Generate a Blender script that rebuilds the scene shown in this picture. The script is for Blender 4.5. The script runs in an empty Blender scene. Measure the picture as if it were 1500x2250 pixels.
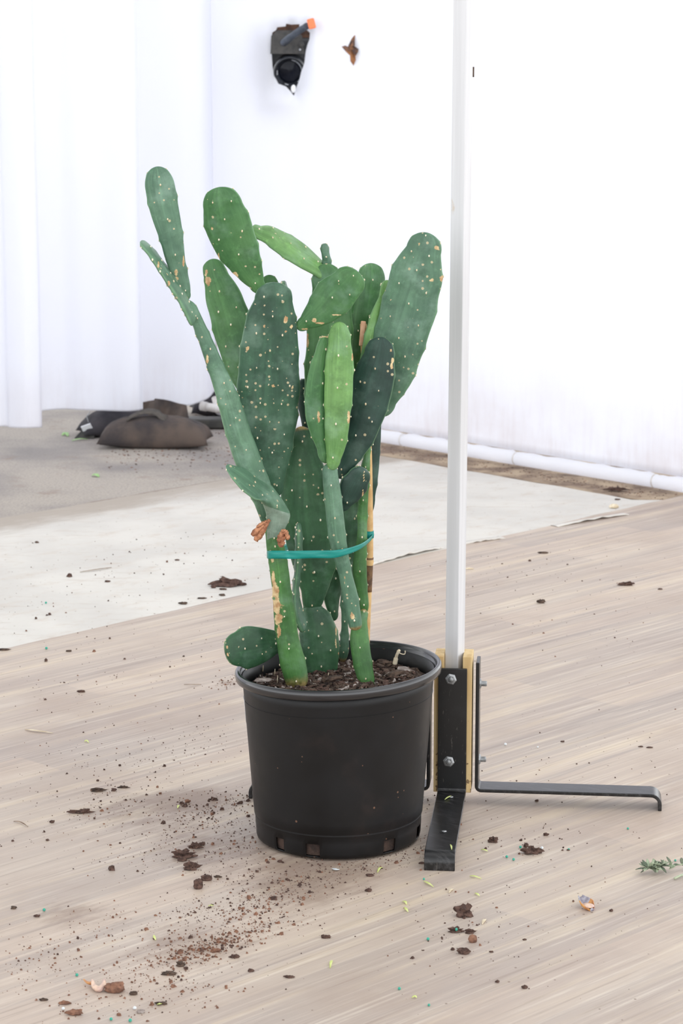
import bpy, bmesh, math, random
import numpy as np
from mathutils import Vector, Matrix, noise as mnoise
random.seed(7); rng = np.random.default_rng(7)
SC = bpy.context.scene; COL = SC.collection

# ---------------------------------------------------------------- camera, world, exposure
F, PITCH, CH = 5537.0, math.radians(10.9), 1.44
cam_d = bpy.data.cameras.new('camera'); cam = bpy.data.objects.new('camera', cam_d); COL.objects.link(cam)
cam.location = (0, 0, CH); cam.rotation_euler = (math.pi/2 - PITCH, 0, 0)
cam_d.lens = 55; cam_d.sensor_fit = 'VERTICAL'; cam_d.sensor_height = 55*2250/F; cam_d.sensor_width = 55*1500/F
cam_d.clip_start = .05; cam_d.clip_end = 200
cam_d.dof.use_dof = True; cam_d.dof.focus_distance = 4.56; cam_d.dof.aperture_fstop = 8.0
SC.camera = cam
SC.view_settings.view_transform = 'Standard'; SC.view_settings.look = 'None'
SC.view_settings.gamma = 1; SC.view_settings.use_curve_mapping = False
SC.view_settings.exposure = 0.30
WORLD_ZENITH, WORLD_HORIZON, WORLD_SIDE = 0.62, 2.58, 0.18
w = bpy.data.worlds.new('tent_daylight'); SC.world = w; w.use_nodes = True
nt = w.node_tree; nt.nodes.clear()
tc = nt.nodes.new('ShaderNodeTexCoord'); sep = nt.nodes.new('ShaderNodeSeparateXYZ'); nt.links.new(tc.outputs['Generated'], sep.inputs[0])
mr = nt.nodes.new('ShaderNodeMapRange'); mr.inputs[1].default_value = 0; mr.inputs[2].default_value = .8
mr.inputs[3].default_value = WORLD_HORIZON; mr.inputs[4].default_value = WORLD_ZENITH; nt.links.new(sep.outputs['Z'], mr.inputs[0])
ms = nt.nodes.new('ShaderNodeMath'); ms.operation = 'MULTIPLY_ADD'; nt.links.new(sep.outputs['X'], ms.inputs[0]); ms.inputs[1].default_value = WORLD_SIDE; nt.links.new(mr.outputs[0], ms.inputs[2])
bg = nt.nodes.new('ShaderNodeBackground'); bg.inputs[0].default_value = (.955, .975, 1.0, 1); nt.links.new(ms.outputs[0], bg.inputs[1])
wo = nt.nodes.new('ShaderNodeOutputWorld'); nt.links.new(bg.outputs[0], wo.inputs[0])
sd = bpy.data.lights.new('sun_through_tent', 'SUN'); sd.energy = 0.55; sd.angle = math.radians(50); sd.color = (1, .985, .96)
sun = bpy.data.objects.new('sun_through_tent', sd); COL.objects.link(sun); sun.location = (2, 2, 6)
sun.rotation_euler = Vector((-.35, .25, -1)).to_track_quat('-Z', 'Y').to_euler()

# ---------------------------------------------------------------- pixel -> place helpers
cP, sP = math.cos(PITCH), math.sin(PITCH)
def ray(px, py):
    a, b = (px-750)/F, (1125-py)/F
    return Vector((a, cP + b*sP, -sP + b*cP))
def P(px, py, Y):
    r = ray(px, py); return Vector((0, 0, CH)) + r*(Y/r.y)
def G(px, py, z=0.0):
    r = ray(px, py); return Vector((0, 0, CH)) + r*((z-CH)/r.z)
def proj(v):
    d = Vector(v) - Vector((0, 0, CH)); f = d.y*cP - d.z*sP; u = d.y*sP + d.z*cP
    return 750 + F*d.x/f, 1125 - F*u/f

# ---------------------------------------------------------------- materials
def lin(c):
    return tuple(((x/255)/12.92 if x/255 <= .04045 else ((x/255+.055)/1.055)**2.4) for x in c) + (1,)
def new_mat(name):
    m = bpy.data.materials.new(name); m.use_nodes = True; n = m.node_tree
    return m, n, n.nodes['Principled BSDF'], n.nodes['Material Output']
def nd(n, t, **kw):
    x = n.nodes.new(t)
    for k, v in kw.items(): setattr(x, k, v)
    return x
def mixc(n, fac, a, b, blend='MIX'):
    x = nd(n, 'ShaderNodeMix', data_type='RGBA', blend_type=blend)
    for i, v in ((0, fac), (6, a), (7, b)):
        if isinstance(v, bpy.types.NodeSocket): n.links.new(v, x.inputs[i])
        else: x.inputs[i].default_value = v
    return x.outputs[2]
def ramp(n, src, a, b, lo=0.0, hi=1.0):
    x = nd(n, 'ShaderNodeMapRange', interpolation_type='SMOOTHSTEP')
    x.inputs[1].default_value = a; x.inputs[2].default_value = b; x.inputs[3].default_value = lo; x.inputs[4].default_value = hi
    n.links.new(src, x.inputs[0]); return x.outputs[0]
def mth(n, op, a, b=None):
    x = nd(n, 'ShaderNodeMath', operation=op)
    for i, v in enumerate((a, b)):
        if v is None: continue
        if isinstance(v, bpy.types.NodeSocket): n.links.new(v, x.inputs[i])
        else: x.inputs[i].default_value = v
    return x.outputs[0]
def noise(n, scale, vec=None, detail=4, rough=.55, dist=0):
    x = nd(n, 'ShaderNodeTexNoise'); x.inputs['Scale'].default_value = scale; x.inputs['Detail'].default_value = detail
    x.inputs['Roughness'].default_value = rough; x.inputs['Distortion'].default_value = dist
    if vec is not None: n.links.new(vec, x.inputs['Vector'])
    return x.outputs[0]
def objco(n, rot=(0, 0, 0), sc=(1, 1, 1), src='Object'):
    t = nd(n, 'ShaderNodeTexCoord'); m = nd(n, 'ShaderNodeMapping'); m.inputs['Rotation'].default_value = rot; m.inputs['Scale'].default_value = sc
    n.links.new(t.outputs[src], m.inputs[0])
    if any(rot):
        m.inputs['Scale'].default_value = (1, 1, 1); m2 = nd(n, 'ShaderNodeMapping'); m2.inputs['Scale'].default_value = sc; n.links.new(m.outputs[0], m2.inputs[0]); return m2.outputs[0]
    return m.outputs[0]
def bump(n, b, src, strength, dist=.002):
    x = nd(n, 'ShaderNodeBump'); x.inputs['Strength'].default_value = strength; x.inputs['Distance'].default_value = dist
    n.links.new(src, x.inputs['Height']); n.links.new(x.outputs[0], b.inputs['Normal'])
def simple(name, c1, c2=None, scale=30, rough=.6, metal=0, bumps=0, spec=.5, thr=(.35, .65)):
    m, n, b, o = new_mat(name); c2 = c2 or c1
    v = noise(n, scale, objco(n)); n.links.new(mixc(n, ramp(n, v, *thr), lin(c1), lin(c2)), b.inputs['Base Color'])
    b.inputs['Roughness'].default_value = rough; b.inputs['Metallic'].default_value = metal; b.inputs['Specular IOR Level'].default_value = spec
    if bumps: bump(n, b, noise(n, scale*3, objco(n)), bumps)
    return m

def cactus_mat(name, ca, cb, spots=.35, bloom=.25, rough=.47):
    m, n, b, o = new_mat(name)
    oc = objco(n); oi = nd(n, 'ShaderNodeObjectInfo')
    sh = nd(n, 'ShaderNodeVectorMath', operation='ADD'); n.links.new(oc, sh.inputs[0])
    cx = nd(n, 'ShaderNodeCombineXYZ'); 
    for i in range(3): n.links.new(mth(n, 'MULTIPLY', oi.outputs['Random'], 7.0+i), cx.inputs[i])
    n.links.new(cx.outputs[0], sh.inputs[1]); co = sh.outputs[0]
    c = mixc(n, ramp(n, noise(n, 14, co), .3, .7), lin(ca), lin(cb))
    st = noise(n, 1.0, objco(n, sc=(17, 7, 1), src='UV'), 4, .6, .5)
    c = mixc(n, ramp(n, st, .45, .78, 0, .32), c, lin(tuple(min(255, x*1.25+6) for x in cb)))
    c = mixc(n, ramp(n, st, .50, .22, 0, .28), c, lin(tuple(x*.72 for x in ca)))
    c = mixc(n, ramp(n, noise(n, 22, co, 6), .48, .75, 0, bloom), c, lin((148, 178, 160)))
    c = mixc(n, ramp(n, noise(n, 75, co, 6, .7), .52, .78, 0, .35), c, lin(tuple(x*1.35+8 for x in cb)))
    c = mixc(n, ramp(n, noise(n, 30, co, 6, .7), .50, .28, 0, .45), c, lin(tuple(x*.78 for x in ca)))
    at = nd(n, 'ShaderNodeAttribute', attribute_name='rim'); c = mixc(n, mth(n, 'MULTIPLY', at.outputs['Fac'], .45), c, lin((120, 160, 118)))  # edge highlight painted into the colour as a paler line along flat pads
    vo = nd(n, 'ShaderNodeTexVoronoi'); vo.inputs['Scale'].default_value = 125; n.links.new(co, vo.inputs['Vector'])
    vs = nd(n, 'ShaderNodeSeparateColor'); n.links.new(vo.outputs['Color'], vs.inputs[0])
    lim = mth(n, 'MULTIPLY', ramp(n, vs.outputs[0], 1-spots*.7, 1.0, 0, 1), .36)
    sp = mth(n, 'LESS_THAN', mth(n, 'ADD', vo.outputs['Distance'], mth(n, 'MULTIPLY', noise(n, 300, co), .12)), mth(n, 'ADD', lim, .02))
    c = mixc(n, mth(n, 'MULTIPLY', sp, .8), c, lin((186, 172, 138)))
    ac = nd(n, 'ShaderNodeAttribute', attribute_name='scar')
    sc_ = mth(n, 'ADD', ac.outputs['Fac'], mth(n, 'MULTIPLY', mth(n, 'SUBTRACT', noise(n, 95, co, 6, .7), .5), 1.9))
    tan = mixc(n, ramp(n, noise(n, 90, co), .35, .65), lin((205, 184, 140)), lin((165, 128, 88)))
    c = mixc(n, ramp(n, sc_, .50, .62), c, tan)
    aw = nd(n, 'ShaderNodeAttribute', attribute_name='wood')
    wd = mth(n, 'ADD', aw.outputs['Fac'], mth(n, 'MULTIPLY', mth(n, 'SUBTRACT', noise(n, 60, co, 5), .5), .5))
    c = mixc(n, ramp(n, wd, .3, .9, 0, .9), c, mixc(n, ramp(n, noise(n, 110, co), .4, .6), lin((176, 150, 100)), lin((120, 92, 52))))
    n.links.new(c, b.inputs['Base Color']); b.inputs['Roughness'].default_value = rough; b.inputs['Specular IOR Level'].default_value = .38
    bump(n, b, mth(n, 'ADD', noise(n, 38, co, 5, .6), mth(n, 'MULTIPLY', noise(n, 1.0, objco(n, sc=(9, 16, 1), src='UV'), 4), .7)), .32, .002)
    return m
M = {}
M['dark'] = cactus_mat('cactus_dark_green', (38, 72, 48), (56, 94, 62), .30, .22)
M['spotty'] = cactus_mat('cactus_spotted_green', (38, 68, 52), (56, 90, 68), .9, .25)
M['deep'] = cactus_mat('cactus_deep_green', (26, 50, 43), (38, 66, 55), .30, .15)
M['mid'] = cactus_mat('cactus_mid_green', (50, 94, 52), (72, 114, 66), .18, .22)
M['light'] = cactus_mat('cactus_light_green', (80, 122, 64), (106, 148, 84), .15, .25)
M['blue'] = cactus_mat('cactus_blue_green', (66, 98, 78), (86, 120, 94), .40, .35)
M['stem'] = cactus_mat('cactus_stem_green', (48, 90, 42), (72, 116, 60), .16, .22)
M['grey_bloom'] = cactus_mat('cactus_grey_bloom', (104, 124, 108), (132, 150, 136), .1, .5)  # grey bloom on the curled pad's underside, its own colour
M['areole'] = simple('areole_cream', (236, 228, 205), (206, 186, 150), 200, .9)
M['petal'] = simple('dried_petal', (196, 140, 104), (138, 88, 62), 90, .8)
M['pot'] = None
def pot_mat():
    m, n, b, o = new_mat('black_pot_plastic'); oc = objco(n)
    c = mixc(n, ramp(n, noise(n, 6, oc), .3, .7), lin((13, 13, 14)), lin((18, 18, 20)))
    vo = nd(n, 'ShaderNodeTexVoronoi'); vo.inputs['Scale'].default_value = 95; n.links.new(oc, vo.inputs['Vector'])
    vs = nd(n, 'ShaderNodeSeparateColor'); n.links.new(vo.outputs['Color'], vs.inputs[0])
    lim = ramp(n, vs.outputs[0], .93, 1.0, 0, .2); sp = mth(n, 'LESS_THAN', vo.outputs['Distance'], lim)
    c = mixc(n, mth(n, 'MULTIPLY', sp, .5), c, lin((140, 105, 85)))
    c = mixc(n, ramp(n, noise(n, 9, oc, 6), .55, .8, 0, .10), c, lin((110, 85, 75)))
    n.links.new(c, b.inputs['Base Color']); b.inputs['Specular IOR Level'].default_value = .32
    n.links.new(ramp(n, noise(n, 12, oc), .3, .7, .38, .5), b.inputs['Roughness']); return m
M['pot'] = pot_mat()
M['rim'] = simple('pot_rim_plastic', (20, 20, 23), (28, 28, 32), 8, .2, spec=.8)
M['soil'] = simple('potting_soil_brown', (44, 34, 30), (72, 56, 48), 60, .95, bumps=.8)
M['bark_dark'] = simple('bark_dark', (56, 44, 37), (94, 76, 64), 80, .9, bumps=.6)
M['bark_grey'] = simple('bark_grey', (128, 116, 110), (172, 162, 156), 70, .9, bumps=.5)
M['clump'] = simple('dirt_clump', (66, 48, 42), (100, 76, 66), 160, .95, bumps=.8)
M['red_crumb'] = simple('reddish_peat', (138, 100, 80), (106, 76, 62), 120, .95)
M['teal_pellet'] = simple('teal_pellet', (40, 150, 128), (70, 172, 150), 200, .5)
M['pale_pellet'] = simple('pale_pellet', (205, 212, 216), (232, 236, 238), 200, .5)
M['grass_bit'] = simple('pale_green_clipping', (196, 208, 120), (214, 222, 150), 80, .6)
M['leaf_bit'] = simple('green_leaflet', (138, 182, 112), (160, 198, 132), 80, .6)
M['straw'] = simple('dry_straw', (226, 214, 190), (196, 178, 150), 60, .8)
M['twig'] = simple('thin_twig', (158, 138, 118), (120, 100, 84), 60, .9)
M['bamboo'] = simple('bamboo_tan', (206, 172, 118), (186, 148, 94), 40, .55)
M['bamboo_node'] = simple('bamboo_node_brown', (120, 88, 56), (80, 58, 40), 80, .7)
M['bamboo_cut'] = simple('pinkish_wood_label', (214, 170, 138), (200, 152, 120), 60, .7)
def tie_mat():
    m, n, b, o = new_mat('teal_stretch_tape')
    n.links.new(mixc(n, ramp(n, noise(n, 1.0, objco(n, sc=(40, 3, 1), src='UV')), .35, .65), lin((20, 138, 132)), lin((52, 176, 164))), b.inputs['Base Color'])
    b.inputs['Roughness'].default_value = .28
    t = nd(n, 'ShaderNodeBsdfTransparent'); t.inputs[0].default_value = lin((120, 215, 205)); mx = nd(n, 'ShaderNodeMixShader'); mx.inputs[0].default_value = .42
    n.links.new(b.outputs[0], mx.inputs[1]); n.links.new(t.outputs[0], mx.inputs[2]); n.links.new(mx.outputs[0], o.inputs[0]); return m
M['tie'] = tie_mat()
def post_mat():
    m, n, b, o = new_mat('white_painted_metal')
    c = mixc(n, ramp(n, noise(n, 1.0, objco(n, sc=(60, 60, 2)), 3), .35, .65), lin((196, 196, 198)), lin((206, 206, 208)))
    c = mixc(n, ramp(n, noise(n, 14, objco(n, sc=(3, 3, 1)), 6), .68, .76, 0, .6), c, lin((186, 168, 146)))
    n.links.new(c, b.inputs['Base Color']); b.inputs['Roughness'].default_value = .45; return m
M['post'] = post_mat()
def steel_mat():
    m, n, b, o = new_mat('black_coated_steel'); oc = objco(n)
    c = mixc(n, ramp(n, noise(n, 18, oc, 6), .45, .75), lin((11, 11, 12)), lin((26, 26, 28)))
    c = mixc(n, ramp(n, noise(n, 60, objco(n, rot=(0, 0, .6), sc=(1, 6, 1)), 6), .62, .8, 0, .5), c, lin((140, 132, 126)))
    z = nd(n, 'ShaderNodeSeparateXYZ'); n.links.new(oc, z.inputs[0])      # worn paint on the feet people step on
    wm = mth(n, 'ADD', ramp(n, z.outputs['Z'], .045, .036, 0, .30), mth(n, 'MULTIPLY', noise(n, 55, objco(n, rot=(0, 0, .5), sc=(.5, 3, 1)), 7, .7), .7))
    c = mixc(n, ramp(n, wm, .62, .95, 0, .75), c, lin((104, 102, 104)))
    n.links.new(c, b.inputs['Base Color']); b.inputs['Roughness'].default_value = .30; b.inputs['Specular IOR Level'].default_value = .5; return m
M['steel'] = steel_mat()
M['hole'] = simple('bolt_hole_dark', (10, 10, 11), None, 10, .8)
M['zinc'] = simple('zinc_plated', (168, 170, 172), (126, 128, 128), 120, .42, .55)
def ply_mat():
    m, n, b, o = new_mat('pine_block')
    c = mixc(n, ramp(n, noise(n, 1.0, objco(n, sc=(60, 60, 5)), 4), .35, .65), lin((214, 188, 138)), lin((196, 164, 112)))
    z = nd(n, 'ShaderNodeSeparateXYZ'); n.links.new(objco(n), z.inputs[0])
    msk = mth(n, 'ADD', noise(n, 95, objco(n), 5), ramp(n, z.outputs['Z'], .02, .22, .06, -.12))
    c = mixc(n, ramp(n, msk, .60, .66, 0, .85), c, lin((92, 66, 44)))
    n.links.new(c, b.inputs['Base Color']); b.inputs['Roughness'].default_value = .7; return m
M['ply'] = ply_mat()
M['label'] = simple('white_label', (232, 234, 238), None, 10, .5)

def floor_mat():
    m, n, b, o = new_mat('wood_print_vinyl')
    rot = (0, 0, math.radians(-45.5))
    fine = noise(n, 1.0, objco(n, rot, (2.6, 95, 1)), 6, .65)
    mid_ = noise(n, 1.0, objco(n, rot, (1.1, 22, 1)), 4, .6, .4)
    big = noise(n, 1.0, objco(n, rot, (.9, 5.5, 1)), 3)
    br = nd(n, 'ShaderNodeTexBrick', offset=.37); n.links.new(objco(n, rot), br.inputs['Vector'])
    br.inputs['Scale'].default_value = 1; br.inputs['Brick Width'].default_value = 1.15; br.inputs['Row Height'].default_value = .125
    br.inputs['Mortar Size'].default_value = .0; br.inputs['Color1'].default_value = (0, 0, 0, 1); br.inputs['Color2'].default_value = (1, 1, 1, 1)
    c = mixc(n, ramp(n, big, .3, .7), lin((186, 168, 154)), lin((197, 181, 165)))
    c = mixc(n, mth(n, 'MULTIPLY', br.outputs['Color'], .55), c, lin((158, 147, 142)))
    c = mixc(n, ramp(n, mid_, .50, .70, 0, .6), c, lin((212, 195, 170)))
    c = mixc(n, ramp(n, mid_, .46, .28, 0, .6), c, lin((154, 142, 136)))
    c = mixc(n, ramp(n, fine, .50, .70, 0, .55), c, lin((216, 205, 190)))
    c = mixc(n, ramp(n, fine, .47, .30, 0, .5), c, lin((142, 126, 115)))
    # spilled dirt, plus shade by the pot and near-side falloff painted in as brown
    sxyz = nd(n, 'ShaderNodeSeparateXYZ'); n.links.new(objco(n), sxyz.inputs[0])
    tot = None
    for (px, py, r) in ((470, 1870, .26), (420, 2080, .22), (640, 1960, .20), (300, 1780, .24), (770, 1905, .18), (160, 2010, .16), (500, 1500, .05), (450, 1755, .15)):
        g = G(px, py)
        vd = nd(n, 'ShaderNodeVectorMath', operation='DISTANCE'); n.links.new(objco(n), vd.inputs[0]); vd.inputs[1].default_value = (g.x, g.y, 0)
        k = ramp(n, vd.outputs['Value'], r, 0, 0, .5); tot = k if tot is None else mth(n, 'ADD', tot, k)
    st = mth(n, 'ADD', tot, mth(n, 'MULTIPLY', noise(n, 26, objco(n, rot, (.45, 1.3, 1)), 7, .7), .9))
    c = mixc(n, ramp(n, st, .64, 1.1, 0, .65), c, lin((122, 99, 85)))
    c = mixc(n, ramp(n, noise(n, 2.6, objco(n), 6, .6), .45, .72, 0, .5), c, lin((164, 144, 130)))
    spk = nd(n, 'ShaderNodeTexVoronoi'); spk.inputs['Scale'].default_value = 70; n.links.new(objco(n), spk.inputs['Vector'])
    ss = nd(n, 'ShaderNodeSeparateColor'); n.links.new(spk.outputs['Color'], ss.inputs[0])
    lm = ramp(n, ss.outputs[0], .86, 1.0, 0, .16); c = mixc(n, mth(n, 'MULTIPLY', mth(n, 'LESS_THAN', spk.outputs['Distance'], lm), .7), c, lin((104, 80, 64)))
    n.links.new(c, b.inputs['Base Color']); b.inputs['Roughness'].default_value = .5; b.inputs['Specular IOR Level'].default_value = .35
    bump(n, b, fine, .15, .0008); return m
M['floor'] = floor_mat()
def pale_mat():
    m, n, b, o = new_mat('pale_worn_sheet'); oc = objco(n); rot = (0, 0, math.radians(-45))
    c = mixc(n, ramp(n, noise(n, 3, oc, 5), .35, .65), lin((204, 200, 194)), lin((215, 211, 204)))
    c = mixc(n, ramp(n, noise(n, 8, objco(n, rot, (1, 2.2, 1)), 8, .72), .50, .72, 0, .6), c, lin((196, 182, 168)))
    c = mixc(n, ramp(n, noise(n, 1.0, objco(n, (0, 0, .1), (5, 34, 1)), 6, .65), .56, .74, 0, .5), c, lin((178, 162, 148)))
    c = mixc(n, ramp(n, noise(n, 45, oc, 4, .7), .62, .72, 0, .5), c, lin((160, 140, 124)))
    # dirt gathered along the asphalt side of the sheet
    g1, g2 = G(0, 1137), G(500, 1052); d = (g2-g1).normalized(); nn = (-d.y, d.x, 0)
    vd = nd(n, 'ShaderNodeVectorMath', operation='DOT_PRODUCT'); n.links.new(oc, vd.inputs[0]); vd.inputs[1].default_value = nn; off = g1.x*nn[0]+g1.y*nn[1]
    dd = mth(n, 'ADD', ramp(n, vd.outputs['Value'], off-.38, off, 0, .55), mth(n, 'MULTIPLY', noise(n, 5, objco(n, rot, (.6, 2, 1)), 7, .7), .8))
    c = mixc(n, ramp(n, dd, .52, .95, 0, .9), c, lin((168, 157, 146)))
    dd = mth(n, 'ADD', ramp(n, vd.outputs['Value'], off-.014, off-.002, 0, .5), mth(n, 'MULTIPLY', noise(n, 30, oc, 5), .5)); c = mixc(n, ramp(n, dd, .62, .8, 0, .6), c, lin((112, 98, 88)))
    spk = nd(n, 'ShaderNodeTexVoronoi'); spk.inputs['Scale'].default_value = 60; n.links.new(oc, spk.inputs['Vector'])
    ss = nd(n, 'ShaderNodeSeparateColor'); n.links.new(spk.outputs['Color'], ss.inputs[0])
    lm = ramp(n, ss.outputs[0], .80, 1.0, 0, .16); c = mixc(n, mth(n, 'MULTIPLY', mth(n, 'LESS_THAN', spk.outputs['Distance'], lm), .7), c, lin((140, 120, 104)))
    n.links.new(c, b.inputs['Base Color']); b.inputs['Roughness'].default_value = .85; b.inputs['Specular IOR Level'].default_value = .25; return m
M['pale'] = pale_mat()
def asphalt_mat():
    m, n, b, o = new_mat('dusty_asphalt'); oc = objco(n)
    c = mixc(n, ramp(n, noise(n, 1.7, oc, 6), .35, .62), lin((140, 134, 131)), lin((176, 167, 157)))
    c = mixc(n, ramp(n, noise(n, 120, oc, 3), .4, .7, 0, .45), c, lin((120, 114, 112)))
    c = mixc(n, ramp(n, noise(n, 5, oc, 7, .7), .55, .72, 0, .55), c, lin((134, 112, 96)))
    n.links.new(c, b.inputs['Base Color']); b.inputs['Roughness'].default_value = .9; bump(n, b, noise(n, 150, oc), .4, .002); return m
M['asphalt'] = asphalt_mat()
M['litter'] = simple('brown_ground_litter', (118, 98, 84), (178, 158, 134), 9, .95, bumps=.8)
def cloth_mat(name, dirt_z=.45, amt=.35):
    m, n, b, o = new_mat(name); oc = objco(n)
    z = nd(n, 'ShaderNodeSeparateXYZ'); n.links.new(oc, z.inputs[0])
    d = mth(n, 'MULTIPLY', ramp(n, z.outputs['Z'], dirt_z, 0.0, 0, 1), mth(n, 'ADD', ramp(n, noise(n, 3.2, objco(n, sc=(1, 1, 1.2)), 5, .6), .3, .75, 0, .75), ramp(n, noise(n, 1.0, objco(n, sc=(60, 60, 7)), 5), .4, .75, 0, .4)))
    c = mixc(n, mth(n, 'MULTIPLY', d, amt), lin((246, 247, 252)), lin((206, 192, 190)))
    df = nd(n, 'ShaderNodeBsdfDiffuse'); tr = nd(n, 'ShaderNodeBsdfTranslucent'); n.links.new(c, df.inputs[0]); n.links.new(c, tr.inputs[0])
    mx = nd(n, 'ShaderNodeMixShader'); mx.inputs[0].default_value = .5; n.links.new(df.outputs[0], mx.inputs[1]); n.links.new(tr.outputs[0], mx.inputs[2]); n.links.new(mx.outputs[0], o.inputs[0])
    n.nodes.remove(b); return m
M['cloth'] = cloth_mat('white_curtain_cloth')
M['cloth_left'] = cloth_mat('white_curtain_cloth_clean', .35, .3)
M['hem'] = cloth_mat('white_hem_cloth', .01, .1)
M['bag'] = simple('dusty_black_canvas', (54, 49, 50), (88, 76, 69), 9, .9, bumps=.3)
M['bag_dark'] = simple('black_canvas', (46, 44, 50), (64, 60, 64), 12, .85, bumps=.3)
M['strap'] = simple('webbing_strap', (66, 62, 58), (84, 78, 72), 60, .85)
M['rubber'] = simple('black_base', (38, 38, 38), (60, 58, 54), 14, .6)
M['pvc'] = simple('white_pvc', (226, 224, 224), (206, 200, 196), 20, .4)
M['black'] = simple('camera_black', (26, 27, 30), (34, 35, 38), 60, .45)
M['black_rough'] = simple('camera_grip_black', (48, 48, 48), (66, 64, 62), 50, .6)
M['ring'] = simple('lens_ring_black', (26, 29, 34), (40, 43, 50), 60, .28)
M['mark'] = simple('lens_marking_white', (190, 194, 200), None, 10, .5)
M['clampgrey'] = simple('clamp_blue_grey', (52, 60, 72), (66, 74, 86), 60, .5)
M['orange'] = simple('orange_tip', (250, 132, 84), (244, 120, 70), 30, .5)
M['rustwood'] = simple('dark_brown_wood', (64, 44, 36), (100, 70, 52), 30, .9, bumps=.4)
M['brownleaf'] = simple('brown_scrap', (158, 106, 66), (74, 54, 50), 26, .7)
def glass_mat():
    m, n, b, o = new_mat('lens_glass'); b.inputs['Base Color'].default_value = (.004, .005, .01, 1); b.inputs['Roughness'].default_value = .12; b.inputs['Specular IOR Level'].default_value = .15; return m
M['glass'] = glass_mat()
M['herb'] = simple('grey_green_leaf', (140, 154, 128), (182, 190, 162), 90, .7)
M['herb_dark'] = simple('dark_herb_leaf', (84, 96, 78), (110, 116, 96), 90, .7)
M['shell'] = simple('amber_shell', (206, 150, 84), (150, 84, 60), 60, .3)
M['shell_in'] = simple('shell_inside', (222, 192, 168), (190, 160, 150), 80, .4)
M['shell_tip'] = simple('shell_silver_tip', (178, 176, 184), (132, 126, 138), 120, .35)

# ---------------------------------------------------------------- object helpers
def mesh_obj(name, verts, faces, mats, parent=None, fmats=None, smooth=True, uvs=None):
    me = bpy.data.meshes.new(name); me.from_pydata([tuple(v) for v in verts], [], [tuple(f) for f in faces])
    for m in (mats if isinstance(mats, (list, tuple)) else [mats]): me.materials.append(m)
    if fmats is not None: me.polygons.foreach_set('material_index', fmats)
    if smooth: me.polygons.foreach_set('use_smooth', [True]*len(me.polygons))
    if uvs is not None:
        ul = me.uv_layers.new(name='UVMap'); li = np.empty(len(me.loops), dtype=np.int32); me.loops.foreach_get('vertex_index', li)
        ul.data.foreach_set('uv', np.asarray(uvs, dtype=np.float32)[li].ravel())
    me.update(); o = bpy.data.objects.new(name, me); COL.objects.link(o)
    if parent is not None: o.parent = parent
    return o
def tag(o, label=None, cat=None, group=None, kind=None):
    if label: o['label'] = label
    if cat: o['category'] = cat
    if group: o['group'] = group
    if kind: o['kind'] = kind
    return o
def empty(name, loc, label, cat, rz=0, group=None):
    o = bpy.data.objects.new(name, None); COL.objects.link(o); o.location = loc; o.rotation_euler = (0, 0, rz); o.empty_display_size = .05
    return tag(o, label, cat, group)
def to_local(o, parent):       # keep world coordinates of a mesh built in world space below a moved Empty
    o.matrix_parent_inverse = Matrix.LocRotScale(parent.location, parent.rotation_euler, parent.scale).inverted(); return o
class MB:
    def __init__(s): s.v = []; s.f = []; s.m = []
    def add(s, v, f, mi=0):
        k = len(s.v); s.v += [tuple(x) for x in v]; s.f += [tuple(i+k for i in q) for q in f]; s.m += [mi]*len(f)
    def box(s, c, d, R=None, mi=0):
        c = Vector(c); R = R or Matrix.Identity(3)
        v = [c + R @ Vector((x*d[0]/2, y*d[1]/2, z*d[2]/2)) for x in (-1, 1) for y in (-1, 1) for z in (-1, 1)]
        s.add(v, [(0, 1, 3, 2), (4, 6, 7, 5), (0, 4, 5, 1), (2, 3, 7, 6), (0, 2, 6, 4), (1, 5, 7, 3)], mi)
    def lathe(s, prof, n=48, c=(0, 0, 0), R=None, mi=0, closed=False):
        c = Vector(c); R = R or Matrix.Identity(3); v = []; f = []
        for r, z in prof:
            for k in range(n):
                a = 2*math.pi*k/n; v.append(c + R @ Vector((r*math.cos(a), r*math.sin(a), z)))
        m = len(prof)
        for i in range(m if closed else m-1):
            for k in range(n):
                j = (i+1) % m; f.append((i*n+k, i*n+(k+1) % n, j*n+(k+1) % n, j*n+k))
        s.add(v, f, mi)
    def tube(s, pts, rad, n=10, mi=0):
        pts = [Vector(p) for p in pts]; rad = rad if isinstance(rad, (list, tuple)) else [rad]*len(pts); v = []; f = []
        up = Vector((.3, .2, 1)).normalized()
        for i, p in enumerate(pts):
            t = (pts[min(i+1, len(pts)-1)] - pts[max(i-1, 0)]).normalized(); a = t.cross(up)
            if a.length < .05: a = t.cross(Vector((1, 0, 0)))
            a.normalize(); b = t.cross(a)
            for k in range(n): q = 2*math.pi*k/n; v.append(p + (a*math.cos(q) + b*math.sin(q))*rad[i])
        for i in range(len(pts)-1):
            for k in range(n): f.append((i*n+k, i*n+(k+1) % n, (i+1)*n+(k+1) % n, (i+1)*n+k))
        f.append(tuple(range(n))[::-1]); f.append(tuple(range((len(pts)-1)*n, len(pts)*n))); s.add(v, f, mi)
    def build(s, name, mats, parent=None, smooth=False): return mesh_obj(name, s.v, s.f, mats, parent, s.m, smooth)
def bevel(o, wd, seg=2):
    b = o.modifiers.new('bevel', 'BEVEL'); b.width = wd; b.segments = seg; b.limit_method = 'ANGLE'; b.angle_limit = math.radians(35)
    o.data.polygons.foreach_set('use_smooth', [True]*len(o.data.polygons)); w_ = o.modifiers.new('wn', 'WEIGHTED_NORMAL'); return o
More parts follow.
